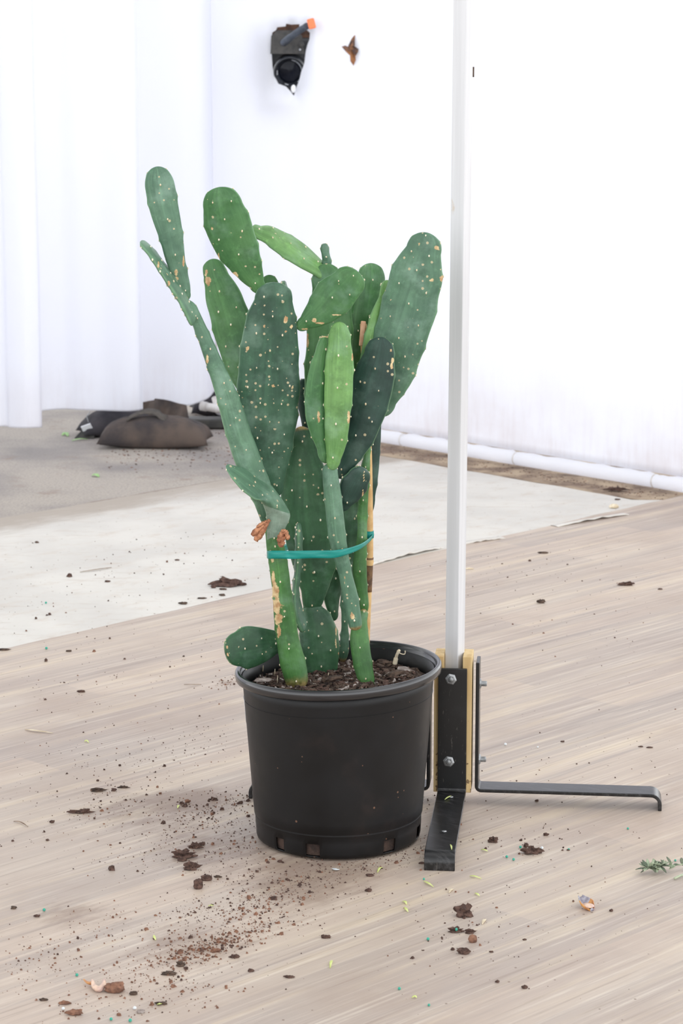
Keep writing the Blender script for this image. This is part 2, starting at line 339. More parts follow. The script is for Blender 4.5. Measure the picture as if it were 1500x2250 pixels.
def catmull(p, n):              # p: (k,d) array -> n samples per segment
    p = np.asarray(p, float); q = np.vstack([2*p[0]-p[1], p, 2*p[-1]-p[-2]]); out = []
    for i in range(1, len(q)-2):
        for t in np.linspace(0, 1, n, endpoint=False):
            a, b, c, d = q[i-1], q[i], q[i+1], q[i+2]
            out.append(.5*((2*b) + (-a+c)*t + (2*a-5*b+4*c-d)*t*t + (-a+3*b-3*c+d)*t**3))
    out.append(q[-2]); return np.array(out)
def ico(sub):
    bm = bmesh.new(); bmesh.ops.create_icosphere(bm, subdivisions=sub, radius=1); v = [tuple(x.co) for x in bm.verts]; f = [tuple(y.index for y in x.verts) for x in bm.faces]; bm.free(); return np.array(v), f
ICO1, ICO2, ICO3 = ico(1), ico(2), ico(3)

# ================================================================ the setting
def poly_sheet(name, pts, z, mat, label, thick=0.0, jag=0.0, step=.04):
    out = []
    for i, p in enumerate(pts):
        a, b = Vector(p), Vector(pts[(i+1) % len(pts)]); n = max(1, int((b-a).length/step)) if jag else 1
        nn = Vector((-(b-a).y, (b-a).x)).normalized()
        for k in range(n):
            q = a.lerp(b, k/n); j = jag*mnoise.noise(Vector((q.x*6, q.y*6, 3)))*1.6 if jag else 0
            out.append(q + nn*j)
    v = [(p.x, p.y, z) for p in out]; f = [tuple(range(len(v)))]
    if thick:
        k = len(v); v += [(p.x, p.y, z-thick) for p in out]; f += [(i, (i+1) % k, k+(i+1) % k, k+i)[::-1] for i in range(k)]
    return tag(mesh_obj(name, v, f, mat, smooth=False), label, None, None, 'structure')
poly_sheet('ground', [(-30, -2), (30, -2), (30, 45), (-30, 45)], -.008, M['asphalt'], 'dusty grey asphalt ground behind the pale sheet')
def gp(px, py): g = G(px, py); return Vector((g.x, g.y))
dA = (gp(975, 1205) - gp(0, 1425)).normalized(); nA = Vector((-dA.y, dA.x))
pA = gp(0, 1425)
# floor (vinyl) : everything on the near side of the 45 degree line
L1 = pA - dA*6; L2 = gp(1450, 1100); L3 = L2 + dA*3
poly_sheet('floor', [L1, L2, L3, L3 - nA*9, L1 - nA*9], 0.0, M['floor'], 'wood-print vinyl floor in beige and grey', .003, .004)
q1 = gp(0, 1137); q2 = gp(500, 1052); dq = (q2-q1).normalized()
c1 = gp(840, 1002); c2 = gp(1390, 1097)
def isect(a, d, b, e):
    t = ((b.x-a.x)*e.y - (b.y-a.y)*e.x)/(d.x*e.y - d.y*e.x); return a + d*t
dc = (c2-c1).normalized(); corner = isect(q1, dq, c1, dc)
poly_sheet('pale_sheet', [pA - dA*6, L2 + dA*.02, c2, corner, q1 - dq*6], -.0005, M['pale'], 'pale off-white worn sheet between floor and asphalt', .006, .010)
# ground litter strip along the right curtain
ls = [c1 - dc*1.0 + Vector((.05, .0)), c2 + dc*1.2, c2 + dc*1.2 + Vector((.35, .45)), c1 - dc*1.0 + Vector((.3, .55))]
poly_sheet('litter_strip', ls, -.004, M['litter'], 'brown leafy dirt strip along foot of right curtain', .003, .02)
# lifted dark lip of the pale sheet beside the floor
def lip(px0, py0, px1, py1, h):
    a, b = gp(px0, py0), gp(px1, py1); mb = MB(); n = 40; v = []; f = []
    d = (b-a).normalized(); nn = Vector((-d.y, d.x))
    for i in range(n+1):
        t = i/n; p = a.lerp(b, t); e = math.sin(math.pi*t)**.6*h*(0.75+.5*mnoise.noise(Vector((t*9, py0, 0))))
        wv = .003*mnoise.noise(Vector((t*20, 1, px0)))
        for (o_, z_) in ((-.001+wv, e+.001), (.012, e*.55+.0018), (.03, .0012), (.03, -.0005), (.012, e*.55-.0015), (-.001+wv, e-.0022)):
            q = p + nn*o_; v.append((q.x, q.y, max(z_, -.0005)))
    for i in range(n):
        for k in range(6): f.append((i*6+k, i*6+(k+1) % 6, (i+1)*6+(k+1) % 6, (i+1)*6+k))
    mb.add(v, f); return mb
for k, a in enumerate(((815, 1243, 976, 1204, .012), (1020, 1196, 1110, 1183, .006), (1225, 1158, 1382, 1131, .010))):
    tag(lip(*a).build('trim_%d' % (k+1), M['pale'], smooth=True), ['curled lifted edge of the pale sheet beside the pot', 'short lifted edge of the pale sheet right of the post', 'lifted edge of the pale sheet at the far right'][k], None, None, 'structure')

# ================================================================ curtains
# right curtain: a vertical plane from behind the cactus to the right edge, with a torn hole for the camera
A0, A1 = G(840, 973), G(1500, 1083); dR = Vector((A1.x-A0.x, A1.y-A0.y, 0)).normalized()
t0 = ((-.0506*A0.y - A0.x) / (dR.x + .0506*dR.y)); R0 = Vector((A0.x, A0.y, 0)) + dR*t0      # start under pixel column 470
nR = Vector((dR.y, -dR.x, 0));  nR = nR if nR.y < 0 else -nR
def on_curtain(px, py, off=0.0):
    r = ray(px, py); o = Vector((0, 0, CH)); pl = R0 + nR*off; t = (pl-o).dot(nR)/r.dot(nR); p = o + r*t
    return (p-R0).dot(dR), p.z
def cwave(u, z):
    if u < 0: return -.05 + .005*mnoise.noise(Vector((u*6, z*1.4, 0)))
    return .010*math.sin(u*3.1+.6)*(z/2.4) + .006*mnoise.noise(Vector((u*2.2, z*1.4, 0))) + .014*math.exp(-((u-.03)/.05)**2)*0 - .012*math.exp(-u/.05) \
        + .0045*math.exp(-((u-.42)/.10)**2)*math.sin((u*34)+z*3)
def cpt(u, z, off=0.0): return R0 + dR*u + nR*(cwave(u, z)+off) + Vector((0, 0, z))
hole_px = [(601,72),(609,66),(611,60),(631,58),(632,52),(646,54),(663,53),(663,58),(673,62),(684,72),(683,86),(679,98),(676,112),(673,140),(667,158),(663,176),(657,190),(649,211),(640,200),(630,190),(614,184),(606,168),(602,146),(599,104)]
hole = [on_curtain(*p) for p in hole_px]
def build_right_curtain():
    us = [x[0] for x in hole]; zs = [x[1] for x in hole]
    st = .03; ua = math.floor((min(us)-.03)/st); ub = math.ceil((max(us)+.03)/st); za = math.floor((min(zs)-.03-.05)/st); zb = math.ceil((max(zs)+.03-.05)/st)
    NU, NZ = int(2.9/st), int(2.35/st); bm = bmesh.new(); vs = {}
    def g(i, j):
        if (i, j) not in vs: vs[i, j] = bm.verts.new((i*st, .05+j*st, 0))
        return vs[i, j]
    for i in range(-8, NU):
        for j in range(NZ):
            if i < 0 and j < 7: continue
            if ua <= i < ub and za <= j < zb: continue
            bm.faces.new((g(i, j), g(i+1, j), g(i+1, j+1), g(i, j+1)))
    ed = []
    for i in range(ua, ub):
        for j in (za, zb): ed.append((g(i, j), g(i+1, j)))
    for j in range(za, zb):
        for i in (ua, ub): ed.append((g(i, j), g(i, j+1)))
    hv = [bm.verts.new((u, z, 0)) for u, z in hole]; e2 = [bm.edges.get(e) or bm.edges.new(e) for e in ed] + [bm.edges.new((hv[k], hv[(k+1) % len(hv)])) for k in range(len(hv))]
    bmesh.ops.triangle_fill(bm, edges=e2, use_beauty=True)
    hc = on_curtain(640, 130)
    # drop any triangle inside the hole
    def inside(p):
        c = False; n = len(hole)
        for k in range(n):
            (x1, y1), (x2, y2) = hole[k], hole[(k+1) % n]
            if (y1 > p[1]) != (y2 > p[1]) and p[0] < (x2-x1)*(p[1]-y1)/(y2-y1)+x1: c = not c
        return c
    kill = [f for f in bm.faces if len(f.verts) == 3 and inside(f.calc_center_median())]
    bmesh.ops.delete(bm, geom=kill, context='FACES_ONLY')
    for v in bm.verts:
        u, z = v.co.x, v.co.y; k = .012*math.exp(-(((u-hc[0])/.09)**2 + ((z-hc[1])/.14)**2)); v.co = cpt(u, z, k)
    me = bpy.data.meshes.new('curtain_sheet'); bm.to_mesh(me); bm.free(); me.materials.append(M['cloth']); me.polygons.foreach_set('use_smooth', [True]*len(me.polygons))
    return me
rc = empty('curtain', R0 + dR*1.2, 'white translucent curtain on the right with a torn hole and rolled hem', 'curtain')
o = bpy.data.objects.new('sheet', build_right_curtain()); COL.objects.link(o); o.parent = rc; to_local(o, rc)
sol = o.modifiers.new('s', 'SOLIDIFY'); sol.thickness = .0012
# rolled hem, cloth around a pipe with gathered ties
pts = []; rad = []
for i in range(150):
    u = -.0 + i*2.9/149; sag = .004*math.sin(u*2.4); r = .0235 + .0022*mnoise.noise(Vector((u*14, 0, 0))) + .001*math.sin(u*60)*.5
    for tie in (on_curtain(888, 965)[0], on_curtain(1138, 1010)[0], on_curtain(1440, 1065)[0]): r -= .004*math.exp(-((u-tie)/.012)**2)
    p = cpt(u, 0, .004); p.z = r + .002; pts.append(p); rad.append(r)
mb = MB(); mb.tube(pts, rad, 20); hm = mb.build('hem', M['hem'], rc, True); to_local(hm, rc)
for tx, ty in ((888, 965), (1138, 1010), (1440, 1065)):
    u = on_curtain(tx, ty)[0]; c = cpt(u, 0, .004); c.z = .024; R = Matrix((dR, nR, Vector((0, 0, 1)))).transposed() @ Matrix.Rotation(math.pi/2, 3, 'Y')
    mb = MB(); mb.lathe([(.0205, -.0025), (.0228, -.0025), (.0228, .0025), (.0205, .0025)], 24, c, R, 0, True); o = mb.build('cable_tie', M['pvc'], rc, True); to_local(o, rc)

def sheet_path(name, path, zb, zt, mat, label, wav=.003):
    p = catmull(path, 10); n = len(p); NZ = 60; v = []; f = []
    for i in range(n):
        b = zb(i/(n-1))
        for j in range(NZ+1):
            z = b + (zt-b)*(j/NZ)**1.4; k = wav*mnoise.noise(Vector((p[i][0]*7, z*1.3, p[i][1])))
            v.append((p[i][0]+k, p[i][1]+k*2, z))
    for i in range(n-1):
        for j in range(NZ): f.append((i*(NZ+1)+j, (i+1)*(NZ+1)+j, (i+1)*(NZ+1)+j+1, i*(NZ+1)+j+1))
    o = mesh_obj(name, v, f, mat); s = o.modifiers.new('s', 'SOLIDIFY'); s.thickness = .0015
    return tag(o, label, 'curtain')
X = lambda px, Y: P(px, 900, Y).x
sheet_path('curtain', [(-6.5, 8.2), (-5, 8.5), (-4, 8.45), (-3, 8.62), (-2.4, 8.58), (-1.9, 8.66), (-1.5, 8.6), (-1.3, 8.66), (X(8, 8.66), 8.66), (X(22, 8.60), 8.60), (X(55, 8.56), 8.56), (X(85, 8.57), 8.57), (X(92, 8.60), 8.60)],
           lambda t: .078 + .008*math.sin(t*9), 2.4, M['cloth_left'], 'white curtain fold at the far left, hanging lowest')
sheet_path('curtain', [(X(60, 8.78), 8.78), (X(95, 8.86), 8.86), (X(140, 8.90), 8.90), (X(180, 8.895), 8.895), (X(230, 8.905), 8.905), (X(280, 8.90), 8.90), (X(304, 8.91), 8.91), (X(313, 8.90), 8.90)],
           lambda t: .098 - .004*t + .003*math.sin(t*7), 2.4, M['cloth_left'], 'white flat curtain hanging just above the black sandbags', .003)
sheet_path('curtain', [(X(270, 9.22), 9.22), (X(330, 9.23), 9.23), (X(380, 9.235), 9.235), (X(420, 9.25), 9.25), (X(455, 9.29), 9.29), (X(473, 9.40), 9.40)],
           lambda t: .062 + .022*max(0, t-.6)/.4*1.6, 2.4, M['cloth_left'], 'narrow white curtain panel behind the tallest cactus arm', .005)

# ---------------------------------------------------------------- camera peeking through the torn hole
def dslr():
    cu, cz = on_curtain(636, 160, -.03); ctr = R0 + dR*cu + nR*(-.03) + Vector((0, 0, cz))
    Y = ctr.y; k = 1/F*Y*1.0
    root = empty('dslr_camera', ctr, 'black camera with round lens looking through the torn curtain hole', 'camera')
    Rm = Matrix.Identity(3)        # faces the pot (towards -Y), slight downward tilt
    Rx = Matrix.Rotation(math.radians(100), 3, 'X')   # local z -> -Y
    def L(px, py, dy): return P(px, py, Y+dy) - ctr
    mb = MB(); mb.box(L(640, 126, .12), (.17, .09, .14)); o = bevel(mb.build('camera_body', M['black'], root), .018, 4)
    mb = MB(); mb.box(L(640, 200, .10), (.15, .04, .14)); bevel(mb.build('dark_backing', M['black'], root), .01, 3)  # added dark plate, hides the bright outside in the lower part of the hole
    mb = MB(); c = L(630, 92, .03)
    v = []; prof = [(-.055, -.035), (-.052, .018), (-.035, .034), (.035, .034), (.052, .018), (.06, -.035)]
    for yy in (-.03, .10):
        for (x, z) in prof: v.append(c + Vector((x*(1 if yy > 0 else .93), yy, z)))
    n = len(prof); mb.add(v, [tuple(range(n))[::-1], tuple(range(n, 2*n))] + [(i, (i+1) % n, n+(i+1) % n, n+i)[::-1] for i in range(n)][::-1]); bevel(mb.build('viewfinder_housing', M['black_rough'], root), .007, 3)
    mb = MB(); mb.lathe([(.010, 0), (.010, -.008), (.008, -.010), (0.0001, -.010)], 20, L(662, 98, -.01), Matrix.Rotation(-math.pi/2, 3, 'X')); mb.build('dial', M['black_rough'], root, True)
    r = .0565; mb = MB()
    mb.lathe([(r*.9, -.13), (r*.98, -.10), (r*.98, -.055), (r*1.03, -.05), (r*1.03, -.012), (r, 0), (r*.94, .003), (r*.90, -.002), (r*.86, -.006), (r*.72, -.012), (r*.70, -.02)], 64, (0, 0, 0), Rx)
    o = mb.build('lens_barrel', M['ring'], root, True)
    mb = MB(); mb.lathe([(r*.70, -.018), (r*.5, -.014), (r*.25, -.0105), (.0001, -.009)], 48, (0, 0, 0), Rx); mb.build('lens_glass', M['glass'], o, True)
    for a0, a1 in ((60, 78), (12, 56), (-50, 6), (-112, -96), (172, 192)):
        a = a0; mb = MB()
        while a < a1:
            q = math.radians(a); q2 = math.radians(a+2.6); v = [Rx @ Vector((rr*math.cos(w_), rr*math.sin(w_), zz)) for (rr, zz) in ((r*.76, -.0093), (r*.82, -.0065)) for w_ in (q, q2)]
            mb.add([x + Vector((0, -.0008, 0)) for x in v], [(0, 1, 3, 2)]); a += 4.2
        mb.build('lens_marking', M['mark'], o)
    mb = MB(); mb.lathe([(.0035, 0), (.0035, -.003), (.0001, -.004)], 12, L(659, 109, -.012), Matrix.Rotation(-math.pi/2, 3, 'X')); mb.build('release_button', M['mark'], root, True)
    # brown board above the camera, white reflector dot on the lower flap
    mb = MB(); mb.box(P(642, 84, Y+.13), (.20, .02, .13)); tag(bevel(mb.build('wooden_board', M['rustwood']), .004), 'dark brown board behind the top of the torn hole', 'board')
    u, z = on_curtain(654, 195); c = cpt(u, z, .016); mb = MB(); v, f = ICO2; mb.add([c + Vector((a*.009, b*.004, c_*.015)) for a, b, c_ in v], f)
    tag(mb.build('tape_scrap', M['label'], smooth=True), 'small white tape scrap at the lower tip of the torn hole', 'tape')
    # spring clamp
    rt = empty('spring_clamp', cpt(*on_curtain(640, 90), .03), 'blue-grey clamp handle with orange tip beside the torn hole', 'clamp')
    pth = [cpt(*on_curtain(a, b), o_) for a, b, o_ in ((628, 94, .010), (645, 86, .020), (658, 79, .026), (672, 69, .030), (686, 61, .034), (693, 57, .036))]
    mb = MB(); mb.tube(catmull([tuple(p) for p in pth], 5), [.0135]*8 + [.012]*18, 12); o = mb.build('clamp_handle', M['clampgrey'], rt, True); to_local(o, rt)
    c = cpt(*on_curtain(704, 52), .038); R = Matrix.Rotation(math.radians(-30), 3, 'Y'); mb = MB(); mb.box(c, (.026, .024, .036), R @ Matrix.Rotation(math.radians(15), 3, 'Y')); o = bevel(mb.build('handle_tip', M['orange'], rt), .005, 3); to_local(o, rt)
dslr()
# brown scrap caught in the curtain (right of the camera)
def scrap():
    out = [(783,77),(784,92),(786,102),(790,108),(791,114),(787,124),(784,132),(781,144),(777,134),(773,122),(765,112),(758,103),(762,101),(770,103),(774,98),(775,88),(779,84)]
    c = (781, 108); v = [cpt(*on_curtain(*c), .022)]; f = []
    for i, p in enumerate(out): v.append(cpt(*on_curtain(*p), .004 + .004*(i % 3)))
    mid0 = len(v)
    for i, p in enumerate(out): q = ((p[0]+c[0])/2, (p[1]+c[1])/2); v.append(cpt(*on_curtain(*q), .014 + .008*math.sin(i*1.9)))
    n = len(out)
    for i in range(n): j = (i+1) % n; f += [(0, mid0+i, mid0+j), (mid0+i, 1+i, 1+j, mid0+j)]
    o = mesh_obj('dried_leaf', v, f, M['brownleaf'], smooth=False); s = o.modifiers.new('s', 'SOLIDIFY'); s.thickness = .002
    tag(o, 'brown star-shaped dry scrap poking through white curtain right of camera', 'leaf')
scrap()

# ---------------------------------------------------------------- sandbags, pipe and base plate at the back
def pillow(name, ctr, dx, dy, dz, mat, rz=0, seed=0, parent=None, lab=None, cat=None, power=.55, tilt=0):
    v = []; f = []; NU, NV = 36, 24
    R = Matrix.Rotation(rz, 3, 'Z') @ Matrix.Rotation(tilt, 3, 'Y')
    for side in (1, -1):
        for i in range(NU+1):
            for j in range(NV+1):
                a = -1+2*i/NU; b = -1+2*j/NV
                h = (max(0, (1-abs(a)**2.2))*max(0, (1-abs(b)**2.2)))**power
                w_ = .10*mnoise.noise(Vector((a*2+seed, b*2, side))) + .05*mnoise.noise(Vector((a*6+seed, b*6, side)))
                x = a*dx*(1-.07*(1-b*b)); y = b*dy*(1-.12*(1-a*a)); zs = dz*.62*(1-.45*(a*a*b*b)); z = zs + (2*dz-zs)*h*(1+w_)
                if side < 0: z = zs*(1-min(1, h*1.3))
                v.append(Vector(ctr) + R @ Vector((x, y, z)))
    K = (NU+1)*(NV+1)
    for s in (0, 1):
        for i in range(NU):
            for j in range(NV):
                q = (s*K+i*(NV+1)+j, s*K+(i+1)*(NV+1)+j, s*K+(i+1)*(NV+1)+j+1, s*K+i*(NV+1)+j+1); f.append(q if s == 0 else q[::-1])
    o = mesh_obj(name, v, f, mat, parent); md = o.modifiers.new('w', 'WELD'); md.merge_threshold = .0008
    return o
gb = G(338, 984)
bag = empty('sandbag', (gb.x, gb.y+.09, -.007), 'dusty black sandbag lying in front with strap on top', 'sandbag')
pillow('bag_body', (0, 0, 0), .196, .10, .054, M['bag'], -.06, 1, bag, power=.38)
mb = MB(); n = 14
for (x0, x1) in (((-.085), (-.005)),):
    v = []; f = []
    for i in range(n+1):
        t = i/n; x = -.11 + .135*t; z = .109 + .028*math.sin(math.pi*(t*.9)) * (1-t*.3); y = -.03 + .02*math.sin(t*3)
        if t > .8: z = .109 + .010*(1-t)*5
        v += [(x+.012, y-.028, z-.012), (x+.02, y+.012, z)]
    for i in range(n): f.append((2*i, 2*i+2, 2*i+3, 2*i+1))
    mb.add(v, f)
o = mb.build('strap', M['strap'], bag, True); s = o.modifiers.new('s', 'SOLIDIFY'); s.thickness = .003
mb = MB(); mb.box((.012, -.078, .045), (.048, .006, .004)); mb.build('zip_pull', M['rubber'], bag)
g2 = G(268, 955)
b2 = empty('sandbag', (g2.x-.02, g2.y+.05, -.007), 'black sandbag half under the white curtain, behind the dusty one', 'sandbag')
pillow('bag_body', (0, 0, 0), .14, .07, .050, M['bag_dark'], .35, 5, b2, tilt=-.04)
bb = P(372, 925, 9.12)
v = []; f = []; top = [(312, 884), (330, 880), (352, 877), (372, 880), (392, 886), (410, 890)]; bot = [(310, 932), (330, 935), (352, 936), (376, 936), (400, 938), (418, 936)]
tp = catmull(top, 4); bt = catmull(bot, 4)
for k, (a, b_) in enumerate(zip(tp, bt)):
    for j in range(9):
        t = j/8; px = a[0]*(1-t)+b_[0]*t; py = a[1]*(1-t)+b_[1]*t; q = P(px, py, 9.10 - .05*t + .02*math.sin(k*.6+t*3)); q.z = max(q.z, -.006); v.append(q)
for i in range(len(tp)-1):
    for j in range(8): f.append((i*9+j, i*9+j+1, (i+1)*9+j+1, (i+1)*9+j))
o = mesh_obj('sandbag', v, f, M['bag']); s = o.modifiers.new('s', 'SOLIDIFY'); s.thickness = .045; s.offset = -1; bv = o.modifiers.new('b', 'BEVEL'); bv.width = .008; bv.segments = 3
tag(o, 'upright empty black bag flap behind the front sandbag', 'sandbag')
g3 = G(452, 925)
b3 = empty('sandbag', (g3.x+.06, g3.y+.20, -.007), 'dark sandbag under the white pipe end beside the cactus arm', 'sandbag')
pillow('bag_body', (0, 0, 0), .13, .09, .055, M['bag_dark'], .1, 9, b3)
mb = MB(); c = G(470, 938); mb.box((c.x+.04, c.y+.03, .012), (.30, .09, .034)); tag(bevel(mb.build('base_plate', M['rubber']), .006), 'flat black base bar on the ground behind the cactus arm', 'base')
mb = MB(); a = P(444, 892, 9.32); b_ = P(520, 905, 9.26); mb.tube([a, b_], .0155, 20); pr = tag(mb.build('pipe', M['pvc'], smooth=True), 'white plastic pipe end sticking out beside the cactus arm', 'pipe')
mb = MB(); d = (b_-a).normalized(); mb.tube([a-d*.004, a+d*.018], .0180, 20); mb.tube([a+d*.060, a+d*.068], .0172, 20); mb.tube([P(472, 874, 9.34), P(477, 895, 9.315)], .013, 16); mb.build('pipe_collar', M['pvc'], pr, True)
# black clip with white tag left of the bags
cb = G(190, 957); rt = empty('clip', (cb.x, cb.y, -.008), 'small black clip with white tag left of the sandbags', 'clip')
mb = MB(); v = [(-.045, -.02, .0), (.03, -.03, .0), (.04, .03, .0), (-.02, .03, .0), (-.005, -.005, .042), (.03, .01, .045)]; mb.add(v, [(0, 3, 2, 1), (0, 1, 4), (1, 5, 4), (1, 2, 5), (2, 3, 4, 5), (3, 0, 4)]); bevel(mb.build('clip_body', M['rubber'], rt), .003)
mb = MB(); mb.box((.004, -.028, .042), (.036, .004, .022), Matrix.Rotation(-.35, 3, 'Y') @ Matrix.Rotation(.5, 3, 'X')); mb.build('tag', M['label'], rt)
mb = MB(); mb.tube([P(195, 930, cb.y), P(190, 915, cb.y+.02), P(198, 905, cb.y+.05)], .0018, 6); o = mb.build('cord', M['zinc'], rt, True); to_local(o, rt)

# ================================================================ nursery pot
PX, PY, PH = P(743, 1462, 4.40).x, 4.378, .318
def shear(v):                    # the soft rim sits a little lower on its left side
    x, y, z = v; return (x, y, z*1.018 + x*.045*max(0, z)/PH)
pot = empty('nursery_pot', (PX, PY, 0), 'large black plastic nursery pot holding the cactus', 'plant pot')
def pot_body():
    prof = [(.0001, .004), (.10, .004), (.143, .003), (.1475, .006), (.1490, .012), (.1500, .030), (.1502, .0440), (.1512, .0455), (.1502, .0465), (.1522, .0490), (.1562, .10), (.1609, .16), (.1664, .23), (.1722, .302)]
    p2 = []
    for i in range(len(prof)-1):
        n = 3 if i > 8 else 1
        for k in range(n): t = k/n; p2.append((prof[i][0]*(1-t)+prof[i+1][0]*t, prof[i][1]*(1-t)+prof[i+1][1]*t))
    p2.append(prof[-1]); n = 144; v = []; f = []
    for r, z in p2:
        for k in range(n): a = 2*math.pi*k/n; v.append(shear((r*math.cos(a), r*math.sin(a), z)))
    holes = [-107, -52, -178, -134, -15, 30, 90, 140]
    for i in range(len(p2)-1):
        zc = (p2[i][1]+p2[i+1][1])/2
        for k in range(n):
            a = (math.degrees(2*math.pi*(k+.5)/n)+180) % 360 - 180
            if .005 < zc < .032 and any(abs((a-h+180) % 360-180) < 4.5 for h in holes): continue
            f.append((i*n+k, i*n+(k+1) % n, (i+1)*n+(k+1) % n, (i+1)*n+k))
    o = mesh_obj('pot_wall', v, f, M['pot'], pot); s = o.modifiers.new('s', 'SOLIDIFY'); s.thickness = .0025; s.offset = -1; return o
pot_body()
mb = MB()
prof = [(.1722, .296), (.1790, .294), (.1838, .297), (.1852, .303), (.1848, .309), (.1825, .3125), (.1795, .3135), (.1770, .3120), (.1758, .3085), (.1750, .3040), (.1738, .3035), (.1738, .2990), (.1722, .2985), (.1722, .2940), (.1706, .2935), (.1706, .2890), (.1690, .2885), (.1688, .2680), (.1668, .2660), (.1660, .2620), (.1700, .2620)]
mb.lathe(prof, 144); mb.v = [shear(v) for v in mb.v]; mb.build('rim', M['rim'], pot, True)
mb = MB(); v = []; f = []
for i in range(9):
    a = math.radians(180 + 4 - 14 + i*1.6)
    for z in (.215, .262): r = .1708 - (.30-z)*.075 + .0012; v.append(shear((r*math.cos(a), r*math.sin(a), z)))
for i in range(8): f.append((2*i, 2*i+1, 2*i+3, 2*i+2))
mb.add(v, f); o = mb.build('label', M['label'], pot, True); o['label'] = 'white sticker at the left edge of the pot'; s = o.modifiers.new('s', 'SOLIDIFY'); s.thickness = .0006; s.offset = 0

# soil with bark chips
SZ = .280
def soil_h(x, y): return SZ + .006*mnoise.noise(Vector((x*18, y*18, 0))) + .004*mnoise.noise(Vector((x*60, y*60, 2))) + x*.04
def chip(mb, c, L_, W_, T_, mi, rs):
    R = Matrix.Rotation(rs.uniform(0, 6.3), 3, 'Z') @ Matrix.Rotation(rs.uniform(-.5, .5), 3, 'X') @ Matrix.Rotation(rs.uniform(-.5, .5), 3, 'Y')
    n = rs.choice((5, 6, 7)); pts = [(L_*.5*math.cos(2*math.pi*k/n)*rs.uniform(.75, 1.15), W_*.5*math.sin(2*math.pi*k/n)*rs.uniform(.75, 1.15)) for k in range(n)]
    v = [Vector(c) + R @ Vector((x*.92, y*.9, T_/2+rs.uniform(-.2, .2)*T_)) for x, y in pts] + [Vector(c) + R @ Vector((x, y, -T_/2)) for x, y in pts]
    mb.add(v, [tuple(range(n)), tuple(range(n, 2*n))[::-1]] + [(i, n+i, n+(i+1) % n, (i+1) % n) for i in range(n)], mi)
mb = MB(); n = 90; v = []; f = []
for i in range(31):
    r = .1655*i/30
    for k in range(n): a = 2*math.pi*k/n; x, y = r*math.cos(a), r*math.sin(a); v.append((PX+x, PY+y, soil_h(x, y)))
for i in range(30):
    for k in range(n): f.append((i*n+k, (i+1)*n+k, (i+1)*n+(k+1) % n, i*n+(k+1) % n))
mb.add(v, f); rs = random.Random(3)
for _ in range(3000):
    r = .163*math.sqrt(rs.random()); a = rs.uniform(0, 6.283); x, y = r*math.cos(a), r*math.sin(a); L_ = rs.choice((.005, .007, .010, .014, .02)) * rs.uniform(.7, 1.2)
    if r + L_*.5 > .164: continue
    chip(mb, (PX+x, PY+y, soil_h(x, y)+rs.uniform(0, .005)), L_, L_*rs.uniform(.25, .6), rs.uniform(.0015, .004), rs.choice((0, 1, 1, 1, 1, 3, 3, 2)) if L_ > .006 else rs.choice((0, 1, 3)), rs)
# soil core down to the drainage holes
mb.lathe([(.0001, .008), (.143, .008), (.1462, .045), (.160, .24), (.1655, .272)], 60, (PX, PY, 0))
tag(mb.build('potting_soil', [M['soil'], M['bark_dark'], M['bark_grey'], M['clump']]), 'dark brown bark potting mix filling the black pot', 'soil', None, 'stuff')
def onsoil(px, py, dz=0): q = G(px, py, SZ+.006+dz); return q
def bark_piece(px, py, L_, W_, T_, mat, rz, label, sd, dz=.004):
    rs = random.Random(sd); c = onsoil(px, py, dz); v, f = ICO2; k = [1+.35*mnoise.noise(Vector((a*1.7+sd, b*1.7, c_*1.7))) for a, b, c_ in v]
    R = Matrix.Rotation(rz, 3, 'Z') @ Matrix.Rotation(rs.uniform(-.25, .25), 3, 'Y')
    vv = [R @ Vector((math.copysign(abs(a)**.7, a)*L_/2*kk, math.copysign(abs(b)**.7, b)*W_/2*kk, c_*T_/2*kk)) for (a, b, c_), kk in zip(v, k)]
    o = mesh_obj('bark_chip', vv, f, mat, smooth=False); o.location = c; tag(o, label, 'bark', 'large bark chips on the potting soil')
bark_piece(868, 1481, .036, .020, .012, M['bark_dark'], .3, 'large dark brown bark chip near the right pot rim', 1)
bark_piece(896, 1474, .040, .022, .008, M['bark_grey'], -.4, 'pale grey flat bark chip near the right pot rim', 2)
bark_piece(598, 1446, .040, .020, .010, M['bark_grey'], .3, 'grey bark chip beside the low left cactus pad', 3)
bark_piece(735, 1490, .030, .014, .008, M['bark_dark'], .1, 'brown bark chip between the two front cactus stems', 4)
bark_piece(578, 1494, .034, .012, .007, M['bark_grey'], .5, 'grey sliver of bark left of the left stem', 5)
bark_piece(845, 1455, .030, .014, .008, M['bark_dark'], -.6, 'brown bark chip right of the front stem near the back wall', 6)
